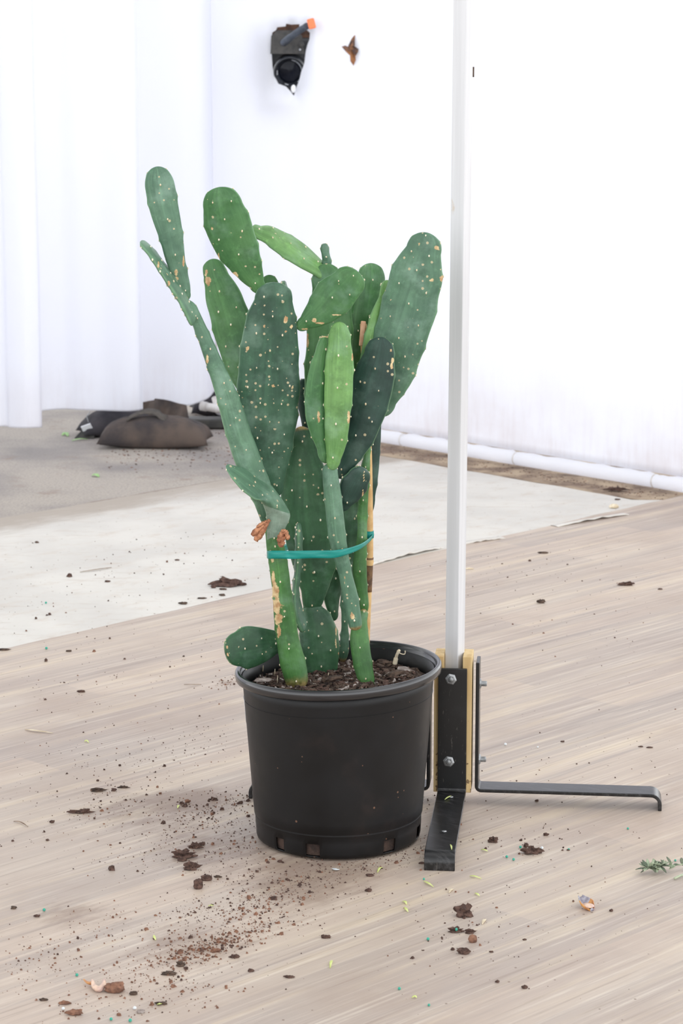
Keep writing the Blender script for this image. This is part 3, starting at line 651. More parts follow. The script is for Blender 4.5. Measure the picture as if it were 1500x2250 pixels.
# dry root
rp = [onsoil(866, 1458), onsoil(866, 1458) + Vector((.003, 0, .014)), onsoil(866, 1458) + Vector((.009, .002, .028)), onsoil(866, 1458) + Vector((.006, 0, .024))]
p0 = P(868, 1456, 4.47); mb = MB(); pp = [P(867, 1460, 4.49), P(870, 1445, 4.49), P(873, 1436, 4.488), P(877, 1428, 4.487), P(872, 1432, 4.486)]
mb.tube(catmull([tuple(x) for x in pp], 6), [.0045]*6 + [.003]*12 + [.0016]*7, 8); mb.tube(catmull([tuple(P(*q, 4.487)) for q in ((875, 1433), (882, 1437), (889, 1437), (890, 1430))], 5), .0011, 6)
mb.v = [tuple(Vector(v)+Vector((0, .0, 0))) for v in mb.v]
tag(mb.build('dry_root', M['straw'], smooth=True), 'thin twisted tan root standing in the soil on the right', 'root')
for k, (px, py, px2, py2) in enumerate(((577, 1475, 578, 1462), (603, 1482, 604, 1470), (609, 1500, 610, 1484), (925, 1480, 928, 1470), (720, 1488, 722, 1478))):
    mb = MB(); a = onsoil(px, py, -.004); mb.tube([a, P(px2, py2, a.y-.001)], [.0013, .0006], 6)
    tag(mb.build('straw_bit', M['straw'], smooth=True), ['upright straw bit beside the low left pad', 'upright straw bit left of the left stem', 'straw bit against the front rim left of the left stem', 'tiny straw bit at the right pot rim', 'short straw bit between the two front stems'][k], 'straw', 'straw bits standing in the potting soil')

# ================================================================ the prickly pear
cact = empty('prickly_pear_cactus', (PX, PY, SZ), 'tall green prickly pear cactus with many flat pads tied together', 'cactus')
def loft(name, C, W, T, mats, scars=(), wood=(0, 0), bumpy=1.0, seg=44, areole_sp=.062, col_sp=.042, seed=0, ar=.00145, ortho=True):
    # C centres (n,3), W half-width vectors (n,3), T half thickness (n,)
    C, W, T = np.array(C), np.array(W), np.array(T); n = len(C); rs = random.Random(seed+11)
    tg = np.gradient(C, axis=0); tg /= np.linalg.norm(tg, axis=1)[:, None]+1e-12
    wl = np.linalg.norm(W, axis=1); W = W - (tg*np.sum(W*tg, axis=1)[:, None] if ortho else 0); W = W/(np.linalg.norm(W, axis=1)[:, None]+1e-12)*wl[:, None]
    N = np.cross(tg, W); N /= np.linalg.norm(N, axis=1)[:, None]+1e-12
    s = np.concatenate([[0], np.cumsum(np.linalg.norm(np.diff(C, axis=0), axis=1))])
    flat = np.clip(T/(wl+1e-9), 0, 1)
    ph = np.arange(seg)*2*math.pi/seg; cs, sn = np.cos(ph), np.sin(ph)
    wob = np.array([1 + bumpy*.035*mnoise.noise(Vector((s[i]*28, seed*3.1, 0))) + bumpy*.012*math.sin(s[i]*2*math.pi/areole_sp) for i in range(n)])
    V = C[:, None, :] + (W*wob[:, None])[:, None, :]*cs[None, :, None] + (N*T[:, None])[:, None, :]*(np.sign(sn)*np.abs(sn)**.75)[None, :, None]
    nrm = (W/(wl[:, None]+1e-9))[:, None, :]*(cs[None, :, None]*flat[:, None, None]) + N[:, None, :]*sn[None, :, None]
    nrm /= np.linalg.norm(nrm, axis=2)[:, :, None]+1e-9
    # low waves in the flesh
    for i in range(n):
        for j in range(seg):
            V[i, j] += nrm[i, j]*bumpy*.0016*min(1, wl[i]/.02)*mnoise.noise(Vector((V[i, j, 0]*30+seed, V[i, j, 1]*30, V[i, j, 2]*12)))
    # areoles
    ars = []; Ltot = s[-1]; k = 0; q = areole_sp*.35
    def at(sv, phi):
        i = int(np.searchsorted(s, sv)); i = min(max(i, 1), n-1); t = (sv-s[i-1])/(s[i]-s[i-1]+1e-9); j = int(round(phi/(2*math.pi)*seg)) % seg
        return V[i-1, j]*(1-t)+V[i, j]*t, nrm[i, j]
    while q < Ltot-.004:
        i = min(int(np.searchsorted(s, q)), n-1); wi = wl[i]; nc = max(1, int(round(2*wi/col_sp)))
        for c_ in range(-nc, nc+1):
            if (c_ + k) % 2: continue
            u = c_/nc*.99 + rs.uniform(-.06, .06); u = max(-1, min(1, u)); qq = q + rs.uniform(-.004, .004)
            if abs(c_) == nc: sides = (0,)
            else: sides = (1, -1)
            for sd_ in sides: ars.append(at(qq, math.acos(u)*(1 if sd_ >= 0 else -1)))
        if (nc + k) % 2 == 1: pass
        q += areole_sp*.5; k += 1
    # tip areoles
    for e in range(5): ars.append(at(Ltot*(.965+.01*(e % 2)), math.pi*(.08+.21*e)))
    A = np.array([a[0] for a in ars]); 
    Vf = V.reshape(-1, 3); Nf = nrm.reshape(-1, 3)
    if bumpy:
        d2 = ((Vf[:, None, :]-A[None, :, :])**2).sum(2); Vf += Nf*(np.exp(-d2/(2*.0042**2)).max(1)*.0017*bumpy)[:, None]
    verts = [tuple(x) for x in Vf]; faces = []; uv = [(j/seg, s[i]) for i in range(n) for j in range(seg)]
    for i in range(n-1):
        for j in range(seg): faces.append((i*seg+j, i*seg+(j+1) % seg, (i+1)*seg+(j+1) % seg, (i+1)*seg+j))
    faces.append(tuple(range(seg))[::-1]); faces.append(tuple(range((n-1)*seg, n*seg)))
    fm = [0]*len(faces); nbase = len(verts)
    iv, if_ = ICO1
    for (p, nn) in ars:
        nn = Vector(nn); R = nn.to_track_quat('Z', 'Y').to_matrix(); k0 = len(verts); r_ = ar*rs.uniform(.75, 1.25); 
        for x in iv: w_ = R @ Vector((x[0]*r_, x[1]*r_, x[2]*r_*.9)); w_.z *= 1.25; verts.append((p[0]+w_.x+nn.x*.0016*bumpy, p[1]+w_.y+nn.y*.0016*bumpy, p[2]+w_.z*1.25+nn.z*.0016*bumpy)); uv.append((0, 0))
        faces += [tuple(k0+i for i in t) for t in if_]; fm += [1]*len(if_)
    # keep the mesh oriented outwards
    o = mesh_obj(name, verts, faces, [mats, M['areole']], cact, fm, True, uv); to_local(o, cact)
    bm = bmesh.new(); bm.from_mesh(o.data); bmesh.ops.recalc_face_normals(bm, faces=bm.faces); bm.to_mesh(o.data); bm.free()
    sc_ = np.zeros(len(verts)); rim = np.zeros(len(verts)); wd = np.zeros(len(verts))
    rim[:nbase] = np.tile(np.clip((np.abs(cs)-.965)/.035, 0, 1), n)*(np.repeat(flat, seg) < .5)
    if wood[0] > 0: wd[:nbase] += np.repeat(np.clip(1-s/wood[0], 0, 1), seg)
    if wood[1] > 0: wd[:nbase] += np.repeat(np.clip(1-(s[-1]-s)/wood[1], 0, 1), seg)
    if scars:
        pj = np.array([proj(v) for v in verts[:nbase]]); front = Nf[:, 1] < .25
        for (x, y, rx, ry) in scars: sc_[:nbase] = np.maximum(sc_[:nbase], np.where(front, np.exp(-(((pj[:, 0]-x)/rx)**2+((pj[:, 1]-y)/ry)**2)*.7)*1.0, 0))
    for nm, arr in (('scar', sc_), ('rim', rim), ('wood', wd)):
        a = o.data.attributes.new(nm, 'FLOAT', 'POINT'); a.data.foreach_set('value', arr.astype(np.float32))
    return o
def spine(base, rows, tip, Y):
    ctl = [base] + [r[:2] for r in rows] + [tip]; hw = [r[2] for r in rows]; n = len(ctl)
    Ys = np.interp(np.linspace(0, 1, n), [0, 1], [Y, Y]) if not isinstance(Y, (tuple, list)) else np.interp(np.linspace(0, 1, n), np.linspace(0, 1, len(Y)), Y)
    cc = catmull([(*c, y) for c, y in zip(ctl, Ys)], 14); hh = catmull([[h] for h in hw], 14)[:, 0]
    out = []
    # base cap, body, tip cap
    for t in 1-np.cos(np.linspace(.12, math.pi/2, 8)):
        i = t*14; k = int(min(i, 13)); fr = i-k; out.append((*(cc[k]*(1-fr)+cc[k+1]*fr), hw[0]*math.sqrt(max(0, 1-(1-t)**2))))
    for i in range(15, 14*(n-2)): out.append((*cc[i], hh[i-14]))
    for t in np.sin(np.linspace(0, math.pi/2-.06, 14)):
        i = 14*(n-2)+t*14; k = int(min(i, len(cc)-2)); fr = i-k; out.append((*(cc[k]*(1-fr)+cc[k+1]*fr), hw[-1]*math.sqrt(max(0, 1-t*t))))
    return out
seedc = [0]
def pad(base, rows, tip, Y, mat, thick=.017, wd=0.0, edge=False, roundness=None, name='pad', **kw):
    seedc[0] += 1; sp = spine(base, rows, tip, Y); C = []; W = []; T = []; hm = max(r[2] for r in rows); n = len(sp)
    for i, (x, y, Yd, h) in enumerate(sp):
        a, b = sp[max(i-1, 0)], sp[min(i+1, n-1)]; dx, dy = b[0]-a[0], b[1]-a[1]; l = math.hypot(dx, dy)+1e-9; px, py = -dy/l, dx/l
        c = P(x, y, Yd); sw = (P(x+px*h, y+py*h, Yd) - P(x-px*h, y-py*h, Yd))*.5
        C.append(c); rel = h/hm
        if edge: W.append(Vector((0, 1, .12)).normalized()*edge*rel + sw*.15); T.append(sw.length)
        else:
            W.append(sw + Vector((0, wd*rel, 0)))
            T.append(sw.length*roundness if roundness else thick/2*rel**.6)
    return loft(name, C, W, T, M[mat], seed=seedc[0], **kw)

# --- behind, first
pad((672,955), [(670,930,7),(668,890,13),(667,855,12)], (667,832), 4.52, 'deep')
pad((745,985), [(750,960,12),(757,900,20),(758,840,22),(756,790,17)], (752,752), 4.425, 'mid')
pad((792,870), [(793,840,18),(797,790,30),(803,730,38),(810,670,38),(815,615,30)], (814,578), (4.50, 4.53), 'mid', wd=.01)
pad((600,740), [(600,715,12),(598,670,22),(593,632,21)], (590,604), (4.48, 4.50), 'mid')
pad((634,700), [(632,670,5),(627,640,6)], (622,617), 4.47, 'blue', edge=.02, areole_sp=.03)
pad((552,890), [(549,862,22),(540,820,37),(525,760,47),(507,700,45),(486,640,37),(472,602,26)], (465,569), (4.46, 4.49), 'mid', wd=-.01, scars=((457,617,8,10),(453,600,3,8)))
pad((712,600), [(700,588,13),(668,566,18),(632,543,19),(595,521,17),(572,513,11)], (552,505), (4.50, 4.47), 'light', wd=.035, thick=.016)
pad((722,610), [(719,590,9),(717,570,9),(714,552,9)], (712,535), 4.50, 'blue', roundness=.6, areole_sp=.03)
pad((700,975), [(705,945,25),(713,900,42),(721,830,52),(724,760,51),(727,690,46),(721,628,35)], (713,579), (4.47, 4.485), 'mid', wd=.008, scars=((675,750,3,18),))
pad((814,1130), [(815,1090,9),(816,1040,15),(817,990,18),(819,940,19)], (822,885), 4.50, 'deep')
pad((734,1364), [(732,1345,11),(729,1305,19),(737,1250,23),(750,1195,28),(763,1140,29),(769,1090,24)], (775,1045), 4.52, 'dark', wd=.01)
pad((764,1305), [(767,1275,13),(771,1205,21),(774,1130,25),(776,1070,22)], (777,1028), 4.505, 'dark', wd=.01)
pad((752,1455), [(755,1425,12),(757,1395,9),(757,1360,7),(757,1320,9)], (758,1280), (4.53, 4.50), 'blue', roundness=.7, name='stem', wood=(.02, .01))
# --- middle pair
pad((708,1492), [(706,1462,36),(703,1430,43),(700,1395,42),(694,1362,34),(687,1340,21)], (685,1328), (4.475, 4.49), 'dark', thick=.030, wood=(.012, .008), scars=((748,1437,8,4),(738,1400,2,20)))
pad((685,1348), [(685,1333,19),(690,1290,32),(690,1235,49),(682,1165,60),(673,1100,58),(669,1040,47),(667,990,31)], (660,937), (4.49, 4.46), 'dark', thick=.024, wood=(.014, .012))
pad((668,1382), [(661,1367,10),(652,1340,11),(649,1300,8),(653,1260,7),(656,1220,8),(657,1180,8)], (656,1150), (4.44, 4.415), 'blue', edge=.028, areole_sp=.028)
# --- right group
pad((799,1350), [(799,1325,11),(793,1285,13),(790,1240,15),(795,1180,11),(797,1110,11),(801,1040,11),(806,1000,7)], (807,972), (4.44, 4.45), 'stem', roundness=.85, name='stem', wood=(.012, 0), seg=28)
pad((795,915), [(800,875,15),(815,812,27),(829,752,31),(839,702,27),(847,655,15)], (851,615), (4.46, 4.485), 'light', wd=.02)
pad((834,915), [(845,880,26),(859,828,45),(873,762,57),(892,700,59),(907,640,59),(919,590,53),(930,550,38)], (938,511), (4.455, 4.44), 'blue', wd=-.012, thick=.020, scars=((958,545,5,6),(970,612,4,6),(920,535,4,5),(948,615,5,4)))
pad((746,1052), [(752,1030,16),(772,987,31),(793,930,42),(811,870,46),(824,820,43),(833,780,33)], (839,741), (4.42, 4.41), 'deep', wd=-.01, scars=((862,790,3,8),(858,770,3,3),(860,805,3,8)))
pad((750,1122), [(757,1107,14),(765,1090,24),(776,1068,30),(787,1049,25)], (801,1029), (4.41, 4.405), 'deep', wd=.008, scars=((799,1050,1.5,14),(797,1085,1.5,14)))
# --- left group
pad((610,1090), [(607,1062,16),(600,1022,34),(594,960,54),(590,905,65),(589,850,68),(590,800,66),(593,750,62),(597,700,55),(601,660,43)], (603,620), (4.425, 4.40, 4.385), 'spotty', thick=.022, wd=.006, scars=((543,765,4,6),(587,774,4,4),(628,702,4,8),(640,718,3,4),(582,717,3,4),(627,728,3,3),(598,848,4,5),(642,850,3,3),(534,871,3,4)))
pad((573,645), [(564,624,17),(545,590,33),(520,543,47),(500,492,52),(489,452,44)], (481,411), (4.39, 4.37), 'mid', wd=-.008, scars=((513,605,9,6),(520,615,6,5),(545,634,10,2.5),(480,570,2,14),(466,503,1.5,6)))
pad((654,724), [(670,709,15),(702,684,34),(735,650,44),(765,621,37)], (785,596), (4.40, 4.375), 'mid', wd=-.006, scars=((690,704,5,7),(702,710,10,2.5),(670,723,10,2),(740,692,14,2)))
pad((590,1152), [(584,1130,15),(573,1082,23),(549,1022,27),(527,962,26),(508,900,24),(488,840,20),(458,765,15),(431,700,12)], (414,660), (4.375, 4.35, 4.33), 'blue', thick=.020, wd=.008, scars=((436,760,2.5,12),(455,790,3,10)), wood=(.008, 0))
pad((410,660), [(408,645,10),(400,620,16),(386,572,20),(376,520,26),(361,460,31),(351,408,31)], (343,366), (4.335, 4.32), 'blue', wd=.006, thick=.014, scars=((387,600,4,10),(403,575,2,14),(388,612,4,4)))
pad((425,708), [(418,692,8),(400,655,8),(372,612,8),(345,572,7),(328,550,6)], (308,531), (4.32, 4.30), 'blue', edge=.032, areole_sp=.028, scars=((348,583,3,8),(371,622,3,8)))
# --- front stems
pad((654,1515), [(651,1492,25),(645,1465,28),(636,1425,26),(629,1385,24),(624,1340,23),(619,1300,21),(613,1250,21),(605,1200,19),(601,1165,18)], (601,1135), (4.385, 4.38, 4.37), 'stem', roundness=.8, name='stem', wood=(.045, 0), seg=36, bumpy=.8,
    scars=((603,1298,8,22),(607,1332,11,24),(612,1362,8,22),(600,1270,4,18),(598,1230,4,8),(612,1385,4,14)))
pad((809,1522), [(806,1500,18),(799,1470,20),(792,1430,21),(789,1395,20),(795,1362,11)], (800,1338), (4.38, 4.42), 'stem', roundness=.8, name='stem', wood=(.018, .010), seg=36, bumpy=.8)
pad((782,1385), [(780,1372,15),(776,1348,16),(767,1300,16),(756,1250,15),(741,1182,19),(732,1100,19),(725,1045,17)], (723,1018), (4.372, 4.38), 'blue', roundness=.75, name='stem', wood=(.014, 0), seg=36, bumpy=.8, scars=((773,1353,5,8),(757,1270,1,16)))
pad((716,1018), [(713,985,16),(706,935,28),(702,885,31),(704,830,28),(710,775,17)], (719,735), (4.385, 4.395), 'mid', wd=.012, scars=((700,915,3,12),(716,740,10,2)))
pad((729,1033), [(733,1007,15),(738,970,23),(741,920,28),(744,860,31),(746,800,31),(746,755,25)], (745,707), (4.372, 4.375), 'light', wd=-.006, scars=((766,915,3,16),(774,785,2,10),(775,765,2,8)))
pad((622,1412), [(606,1412,25),(577,1417,39),(545,1422,46),(520,1427,38)], (495,1435), (4.43, 4.37), 'dark', wd=0, scars=((499,1421,3,5),(500,1438,2,4)))
# curled pad
def curled():
    rows = [((588,1198),(614,1199),4.372,4.374),((586,1178),(618,1181),4.362,4.365),((585,1152),(628,1157),4.352,4.362),((584,1129),(635,1143),4.344,4.36),((578,1110),(637,1130),4.326,4.362),((574,1102),(628,1111),4.304,4.370),((568,1098),(614,1090),4.297,4.374),((556,1095),(595,1066),4.296,4.376),((528,1073),(567,1041),4.296,4.372),((509,1050),(541,1031),4.300,4.352),((499,1034),(516,1024),4.312,4.33),((496,1024),(500,1020),4.320,4.323)]
    arr = catmull([(*P(l[0], l[1], a), *P(r[0], r[1], b)) for l, r, a, b in rows], 7)
    C = (arr[:, :3]+arr[:, 3:])/2; W = (arr[:, 3:]-arr[:, :3])/2; wl = np.linalg.norm(W, axis=1); T = .0048*np.clip(wl/wl.max(), .05, 1)**.5
    o = loft('pad', C, W, T, M['blue'], seed=77, seg=36, bumpy=.35, ortho=False)
    o.data.materials.append(M['grey_bloom']); nf = len(o.data.polygons); mi = [0]*nf; o.data.polygons.foreach_get('material_index', mi); mi = [2 if (m_ == 0 and k < 36*29) else m_ for k, m_ in enumerate(mi)]; o.data.polygons.foreach_set('material_index', mi); return o
curled()
# dried flowers
def flower(c, tips, label):
    mb = MB()
    for (x, y, dY, wdt) in tips:
        a = P(*c[:2], c[2]); b = P(x, y, c[2]+dY); m_ = (a+b)/2 + Vector((0, -.004, .002)); ax = (b-a).normalized(); sd_ = ax.cross(Vector((0, 1, .2))).normalized(); v = []; f = []
        pc = catmull([tuple(a), tuple(m_), tuple(b)], 6); n = len(pc)
        for i, p in enumerate(pc):
            t = i/(n-1); w_ = wdt*.8*(.30+.85*math.sin(min(1, t**1.5)*math.pi*.88)); 
            for k in (-1, 0, 1): v.append(Vector(p) + sd_*w_*k*(1+.25*math.sin(i*2.1+k)) + Vector((0, -.0035*(1-abs(k)), 0)) + Vector((0, .0015*math.sin(i*1.7+k*2), .0008*math.sin(i*2.3))))
        for i in range(n-1):
            for k in range(2): f.append((i*3+k, i*3+k+1, (i+1)*3+k+1, (i+1)*3+k))
        mb.add(v, f)
    o = mb.build('dried_flower', M['petal'], cact, True); to_local(o, cact); s = o.modifiers.new('s', 'SOLIDIFY'); s.thickness = .0015; o['label'] = label
flower((592, 1142, 4.345), [(553, 1176, -.01, .0052), (561, 1188, -.005, .0066), (570, 1180, .0, .004), (564, 1158, -.015, .002)], 'brown dried petals at left')
flower((621, 1164, 4.35), [(617, 1202, -.006, .0058), (634, 1185, -.004, .0042), (630, 1176, .0, .005), (613, 1192, -.008, .005)], 'brown dried petals at right')
for k, (x, y) in enumerate(((568, 1155), )):
    pass
# ---------------------------------------------------------------- bamboo stake and teal tie
st = empty('bamboo_stake', P(806, 1420, 4.475), 'thin tan bamboo stake standing behind the right cactus stems', 'stake')
pts = [P(x, y, 4.485) for x, y in ((798, 712), (800, 780), (804, 880), (809, 985), (811, 1080), (812, 1160), (812, 1225), (809, 1300), (806, 1370), (804, 1430), (803, 1462))]
pc = catmull([tuple(p) for p in pts], 8); mb = MB(); nodes = [P(812, 1235, 4.485).z, P(806, 905, 4.485).z]
mb.tube(pc, [.0062 + .0014*max(math.exp(-((p[2]-z)/.004)**2) for z in nodes) for p in pc], 14); o = mb.build('cane', M['bamboo'], st, True); to_local(o, st)
mb = MB(); z0 = nodes[0]; seg_ = [p for p in pc if z0-.06 < p[2] < z0+.012]; mb.tube(seg_, [.0072]+[.00645]*(len(seg_)-1), 14); o = mb.build('cane_node', M['bamboo_node'], st, True); to_local(o, st)
mb = MB(); c = P(796, 733, 4.47); mb.box(c, (.0095, .004, .045), Matrix.Rotation(.08, 3, 'Y')); tag(bevel(mb.build('plant_label', M['bamboo_cut']), .003, 3), 'small tan wooden tag standing between the right pads', 'plant label')
loop = [(586,1218,4.372,16,0),(592,1219,4.345,18,0),(625,1219,4.338,18,0),(656,1219,4.336,18,0),(700,1218,4.338,17,0),(738,1217,4.340,17,0),(765,1211,4.360,14,0),(795,1199,4.40,11,0),(812,1186,4.455,9,0),(818,1177,4.48,8,0),(812,1171,4.50,10,0),(780,1176,4.56,13,0),(720,1188,4.57,14,0),(640,1200,4.55,15,0),(598,1212,4.43,16,0)]
ctr = [(*P(x, y, Yd), h*4.45/F) for x, y, Yd, h, _ in loop]; ctr.append(ctr[0]); pc = catmull(ctr, 8); v = []; f = []; uv = []
for i, p in enumerate(pc):
    for k in (-1, -.4, .4, 1): v.append((p[0], p[1] + .001*math.sin(k*3+i*.4), p[2]+p[3]*.5*k)); uv.append((k, i*.05))
for i in range(len(pc)-1):
    for k in range(3): f.append((i*4+k, (i+1)*4+k, (i+1)*4+k+1, i*4+k+1))
tie = mesh_obj('plant_tie', v, f, M['tie'], uvs=uv); s = tie.modifiers.new('s', 'SOLIDIFY'); s.thickness = .0005
tag(tie, 'teal plastic tape looped around the cactus stems and stake', 'plant tie')
mb = MB(); c = P(811.5, 1174, 4.485); mb.lathe([(.0068, -.0065), (.0078, -.0065), (.0084, 0), (.0078, .0065), (.0068, .0065)], 18, c, None, 0, True); o = mb.build('knot', M['tie'], tie, True)

# ================================================================ white post on steel feet
QX, QY = P(996, 1600, 4.585).x, 4.585; ZL = .026
ps = empty('post_stand', (QX, QY, 0), 'tall white post bolted between wooden blocks on black steel feet', 'stand', math.radians(-5.8))
# post: square tube turned in its socket
mb = MB(); s_ = .0278; ht = 2.1; a = math.radians(-30+5.8)
R = Matrix.Rotation(a, 3, 'Z')
mb.box((0, 0, ht/2+.04), (s_, s_, ht), R); 
lean = math.atan(.0040)
for i, v in enumerate(mb.v): x, y, z = v; mb.v[i] = (x + .0045*z, y, z)
o = bevel(mb.build('post', M['post'], ps), .0022, 3)
mb = MB(); mb.box((.0240, .024, 1.36), (.003, .01, .018)); mb.build('clip', M['bark_dark'], ps)
# wooden blocks left and right
WX = .0265
for sx in (-1, 1):
    mb = MB(); mb.box((sx*WX, .0, ZL + .1315), (.0175, .062, .263)); bevel(mb.build('wooden_block', M['ply'], ps), .0012)
def bracket(ang, r0, length, ztop, zleg, wdt=.0535, t=.0065):
    # 2-D path (r,z) of the strip's outer/lower face, then thickened
    path = [(r0, ztop), (r0, zleg+.012)]
    for k in range(1, 7): q = k/6*math.pi/2; path.append((r0+.012*(1-math.cos(q)), zleg+.012*(1-math.sin(q))))
    e = r0+length; path.append((e-.014, zleg))
    for k in range(1, 7): q = k/6*math.pi/2; path.append((e-.014+.014*math.sin(q), zleg-.014+.014*math.cos(q)))
    path.append((e, 0.0))
    n = len(path); nr = []
    for i in range(n):
        a_, b_ = path[max(i-1, 0)], path[min(i+1, n-1)]; dx, dz = b_[0]-a_[0], b_[1]-a_[1]; l = math.hypot(dx, dz); nr.append((-dz/l, dx/l))
    v = []; f = []
    for (r, z), (nx, nz) in zip(path, nr):
        for off, y in ((0, -1), (0, 1), (t, 1), (t, -1)):
            v.append(Vector((r + nx*off, y*wdt/2, max(0, z + nz*off))))
    for i in range(n-1):
        for k in range(4): f.append((i*4+k, (i+1)*4+k, (i+1)*4+(k+1) % 4, i*4+(k+1) % 4))
    f += [(0, 1, 2, 3), tuple((n-1)*4+k for k in (3, 2, 1, 0))]
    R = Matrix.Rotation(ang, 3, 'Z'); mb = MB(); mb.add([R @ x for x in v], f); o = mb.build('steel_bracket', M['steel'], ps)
    bm = bmesh.new(); bm.from_mesh(o.data); bmesh.ops.recalc_face_normals(bm, faces=bm.faces); bm.to_mesh(o.data); bm.free(); bevel(o, .0012)
    def nut(rr, yy, zz, stub=.012):
        q = R @ Matrix.Rotation(math.pi/2, 3, 'Y'); c = R @ Vector((rr, yy, zz)); mb = MB()
        mb.lathe([(.0001, 0), (.0112, 0), (.0112, .0075), (.0085, .0095), (.006, .0095)], 6, c, q @ Matrix.Rotation(.35, 3, 'Z')); bevel(mb.build('nut', M['zinc'], o), .0008)
        mb = MB(); pr = [(.0001, .0085)]; 
        z_ = .0085
        while z_ < .0085+stub: pr += [(.0054, z_), (.0047, z_+.0008)]; z_ += .0016
        pr += [(.0045, z_), (.0001, z_)]; mb.lathe(pr, 16, c, q); mb.build('bolt', M['zinc'], o, True)
    def hole_(rr, yy, zz, flat=False):
        q = R @ (Matrix.Identity(3) if flat else Matrix.Rotation(math.pi/2, 3, 'Y')); c = R @ Vector((rr, yy, zz)); mb = MB()
        mb.lathe([(.0072, -.0005), (.0072, .0004), (.0001, .0004)], 20, c, q); mb.build('bolt_hole', M['hole'], o, False)
        mb = MB(); mb.lathe([(.0044, .0003), (.004, .0012), (.0001, .0014)], 14, c + R @ Vector((0, .001, .001)), q); mb.build('screw', M['zinc'], o, True)
    return o, nut, hole_
zt = ZL + .247
# right leg (local +x)
o, nut, hole_ = bracket(0.0, .0357+.0065, .343, zt+.004, ZL); nut(.0357+.0066, -.002, ZL+.205, .010); nut(.0357+.0066, -.002, ZL+.058, .010)
o, nut, hole_ = bracket(math.pi, .0357+.0065, .338, zt, ZL); nut(.0357+.0066, -.002, ZL+.058, .006); nut(.0357+.0066, -.002, ZL+.205, .006)
o, nut, hole_ = bracket(-math.pi/2, .0315+.0065, .362, zt-.004, ZL)
nut(.0315+.0067, -.003, ZL+.223, .004); nut(.0315+.0067, -.006, ZL+.064, .004); hole_(.0315+.0066, .0, ZL+.192); hole_(.0315+.0066, -.003, ZL+.042)
for rr in (.085, .29): hole_(rr, .0, ZL+.0066, True)

# ================================================================ small things on the floor
def clump(px, py, wpx, hpx, label, mat='clump', name='dirt_clump', cat='dirt', group=None, sd=0, flat=.6, rz=0, rough=.45, z0=0.0):
    g = G(px, py+hpx*.35, z0); k = (g - Vector((0, 0, CH))).length/F; L_ = wpx*k; H = max(hpx*k*min(1, flat+.2), .002); D = max(hpx*k*1.0, L_*.35)
    v, f = ICO3 if wpx > 14 else ICO2; R = Matrix.Rotation(rz, 3, 'Z'); vv = []
    for a, b, c in v:
        kk = (abs(a)**4+abs(b)**4+abs(c)**4)**(-.2 if name == 'bark_chunk' else -.06)*(.86 if name == 'bark_chunk' else .95); kk *= 1 + rough*1.3*mnoise.noise(Vector((a*1.6+sd*3.3, b*1.6, c*1.6))) + rough*.9*mnoise.noise(Vector((a*4.5+sd, b*4.5, c*4.5)))
        z = max(-.7, c*kk); vv.append(R @ Vector((a*kk*L_/2, b*kk*D/2, (z+.7)*H*.58)))
    o = mesh_obj(name, vv, f, M[mat], smooth=False); o.location = (g.x, g.y, z0); tag(o, label, cat, group); return o
CL = [(498,1282,58,18,'long dark bark crumb lying on pale sheet left of the cactus',M,0),]
def C(px, py, w_, h_, label, **kw): kw.setdefault('sd', px % 17 + py % 13); return clump(px, py, w_, h_, label, **kw)
C(498,1281,56,17,'largest dark soil clump on the pale sheet left of cactus', flat=.7, rough=.9)
C(468,1289,12,8,'small dark crumb left of the pale sheet soil clump'); C(490,1294,16,5,'thin dark bark sliver below the pale sheet soil clump', mat='bark_dark')
C(403,1325,18,7,'dark bark sliver where the pale sheet meets the floor', mat='bark_dark'); C(488,1307,13,6,'small brown bark bit at the sheet edge nearest the cactus', mat='bark_dark')
C(444,1314,18,4,'narrow bark splinter on the sheet edge', mat='bark_dark')
C(236,1277,13,5,'dark pebble on pale sheet beside the thin twig'); C(81,1191,9,5,'dark crumb on the pale sheet at upper left'); C(389,1230,10,4,'flat dark crumb on the pale sheet left of the petals')
C(109,1349,8,6,'brown crumb, right one of two at pale sheet lower left'); C(79,1358,6,6,'brown crumb, left one of two at pale sheet lower left')
C(8,1427,26,5,'dark bark sliver at the left edge of floor', mat='bark_dark')
C(152,1430,14,5,'short dark bark bit on the floor below the pale sheet', mat='bark_dark'); C(101,1450,6,9,'small brown lump on floor at far left')
C(178,1519,16,6,'two-lobed dark crumb on the floor left of the pot')
C(435,1944,24,22,'square reddish brown bark chunk left of pot', mat='clump', name='bark_chunk', cat='bark', rough=.15, flat=.9)
C(453,1930,29,13,'longer reddish bark chunk right of the square one', mat='clump', name='bark_chunk', cat='bark', rough=.15, flat=.9)
C(478,1926,16,6,'small grey bark sliver beside the reddish chunks', mat='bark_dark')
C(420,1904,28,17,'crumbly dark clump just above the reddish bark chunks', rough=.9)
C(402,1878,46,18,'widest dark soil clump on the floor left of the pot', rough=.9); C(428,1858,24,16,'dark clump at the upper end of the soil streak', rough=.8); C(444,1854,14,9,'small grey-brown clump beside the soil streak', rough=.6)
C(400,1888,18,10,'round dark lump under the soil streak'); C(412,1760,14,9,'dark red crumb left of the pot foot', mat='red_crumb'); C(399,1764,12,7,'brown crumb beside the red crumb left of pot')
C(529,1763,10,8,'dark crumb beside the steel foot left of the pot'); C(215,1736,26,8,'dark splintery bark crumb on the left of floor', mat='bark_dark', rough=.9); C(115,1805,11,8,'dark crumb below the splintery bark on the left'); C(104,1845,7,6,'round dark pebble at left of floor')
C(270,1729,20,6,'thin bark crumb right of the splintery one', mat='bark_dark', rough=.9); C(178,1783,36,9,'scattered dark fibre clump at left', rough=.9)
C(30,1994,13,8,'grey-brown bark bit near the left edge', mat='bark_dark'); C(82,2012,14,7,'dark bark bit right of the grey-brown one', mat='clump')
